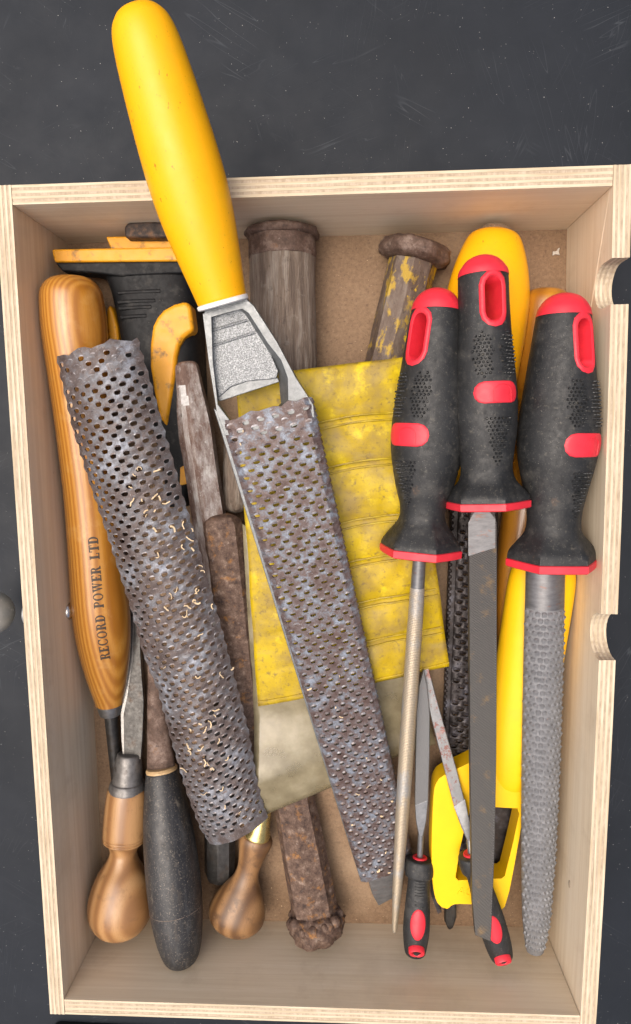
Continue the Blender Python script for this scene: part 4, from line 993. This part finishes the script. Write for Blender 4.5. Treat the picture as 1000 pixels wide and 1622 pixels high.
# ---- black handled tool
A = P(256, 1216, 16); B = P(289, 1530, 37)
T = Thing('black_handled_tool', 'black lacquered wooden handled tool with tan ring and rusty shank', 'chisel', A, B)
pr = profile(A, B, [(1222, 46), (1224, 51), (1260, 64), (1310, 77), (1370, 84), (1430, 84), (1480, 74), (1510, 60), (1524, 44), (1529, 22), (1530, 5)], 6)
mb = MB(); mb.lathe(pr, n=40); T.part('handle', mb, m_blackwood)
L_ = T.L; mb = MB(); rt = pr[0][1]; t0 = pr[0][0]
mb.lathe([(t0 - 2.8, rt * .8), (t0 - 2.6, rt * 1.0), (t0 - 1.4, rt * 1.08), (t0 - .2, rt * 1.06), (t0 + .2, rt * .9)], n=32); T.part('ring', mb, m_tan)
As = P(237, 1000, 15); Bs = P(255.5, 1216, 16); pr = profile(As, Bs, [(1000, 14), (1060, 16), (1100, 24), (1150, 34), (1190, 41), (1216, 45)], 4)
mb = MB(); mb.lathe(pr, n=32, sz=.6, rough=(.2, .3)); mb.xform(T.Mi @ frame(As, Bs)); T.part('shank', mb, m_rust, ang=60)
pk = profile(A, B, [(1222, 46), (1224, 51), (1260, 64), (1310, 77), (1370, 84), (1430, 84), (1480, 74), (1510, 60), (1524, 44), (1529, 22), (1530, 5)], 6)
mb = MB(); tq = .705 * L_; mb.lathe([(tq - .3, rint(pk, tq) - .3), (tq - .15, rint(pk, tq) + .04), (tq + .15, rint(pk, tq) + .04), (tq + .3, rint(pk, tq) - .3)], n=48, rough=(.1, .4)); T.part('worn_ring_line', mb, m_oldwood)
# ---- small brown pear handle with brass ferrule
A = P(416, 1290, 15); B = P(368, 1474, 18)
T = Thing('brown_pear_handle', 'small dark brown pear shaped wooden handle with brass ferrule beside the rusted chisel', 'tool handle', A, B)
pr = profile(A, B, [(1322, 46), (1326, 54), (1335, 55), (1355, 44), (1375, 37), (1392, 44), (1412, 68), (1435, 90), (1452, 92), (1466, 72), (1473, 40), (1474, 8)], 6)
mb = MB(); mb.lathe(pr, n=36, sz=.8); T.part('handle', mb, m_pear2)
pr2 = profile(A, B, [(1262, 24), (1290, 28), (1310, 36), (1322, 44), (1325, 40)], 4)
mb = MB(); mb.lathe(pr2, n=28); T.part('ferrule', mb, m_brass)

# ------------------------------------------------------------------ shavings, chips and crumbs
mb = MB(); rnd = random.Random(21)
def curl(fn, M, u, v, ln_, seg=6):
    base = M @ fn(u, v, 1.2); a = rnd.uniform(0, 6.28); da = rnd.uniform(-.4, .4); pts = [base]
    for k in range(seg):
        a += da + rnd.uniform(-.7, .7); pts.append(pts[-1] + Vector((math.cos(a), math.sin(a), rnd.uniform(-.08, .12))) * ln_ / seg)
    wdt = rnd.uniform(.16, .42)
    for p, q_ in zip(pts, pts[1:]):
        d = (q_ - p).normalized(); nrm = Vector((-d.y, d.x, .5)) * wdt
        mb.add([p - nrm, p + nrm, q_ + nrm, q_ - nrm, p - nrm + Vector((0, 0, .25)), p + nrm + Vector((0, 0, .3)), q_ + nrm + Vector((0, 0, .3)), q_ - nrm + Vector((0, 0, .25))], [(0, 1, 2, 3), (7, 6, 5, 4), (0, 4, 5, 1), (2, 6, 7, 3), (1, 5, 6, 2), (0, 3, 7, 4)])
for k in range(58):
    v = rnd.uniform(.22, .97); u = min(.97, max(.05, rnd.gauss(.72 if v < .7 else .55, .18)))
    curl(floose, loose.M, u, v, rnd.uniform(1.2, 5.0))
for k in range(16): curl(fm, surform.M, rnd.uniform(.1, .9), rnd.choice([rnd.uniform(.02, .06), rnd.uniform(.5, 1)]), rnd.uniform(1.2, 3))
o = link_mesh('wood_shavings', mb, m_shav, smooth=False); o['kind'] = 'stuff'; o['label'] = 'curly pale wood shavings caught on the perforated blades'; o['category'] = 'wood shavings'
mb = MB()
for k in range(260):
    x = rnd.uniform(-138, 140); y = rnd.choice([rnd.uniform(-210, 210), rnd.uniform(170, 211), rnd.uniform(-211, -195)]); s_ = rnd.uniform(.15, .55)
    c = Vector((x, y, FL + s_ * .4)); mb.add([c + Vector((rnd.uniform(-1, 1), rnd.uniform(-1, 1), -.4)) * s_ for _ in range(3)] + [c + Vector((0, 0, s_ * .7))], [(0, 1, 3), (1, 2, 3), (2, 0, 3), (0, 2, 1)])
o = link_mesh('sawdust_crumbs', mb, m_shav, smooth=False); o['kind'] = 'stuff'; o['label'] = 'fine crumbs of sawdust scattered on the drawer floor'; o['category'] = 'sawdust'
def chip(px, py, h, pts, label, hz=1.2):
    c = P(px, py, h); mb = MB(); mb.prism([(c.x + x, c.y + y) for x, y in pts], c.z + .02, c.z + hz)
    o = link_mesh('chip', mb, m_chip, bevel=.3); o['label'] = label; o['category'] = 'chip'
chip(881, 400, 0, [(-2.2, -1.8), (-.5, -1.2), (1.9, -1.6), (1.3, .3), (1.8, 2.4), (.8, 2.0), (0, .6), (-2.0, .5)], 'small pale chip on the floor in the back right corner of the drawer')
chip(118, 1563, 3, [(-1.6, -1), (.4, -1.2), (1.8, .2), (.2, 1.6), (-1.2, .9)], 'tiny pale splinter in the front left corner of the drawer', 1.6)
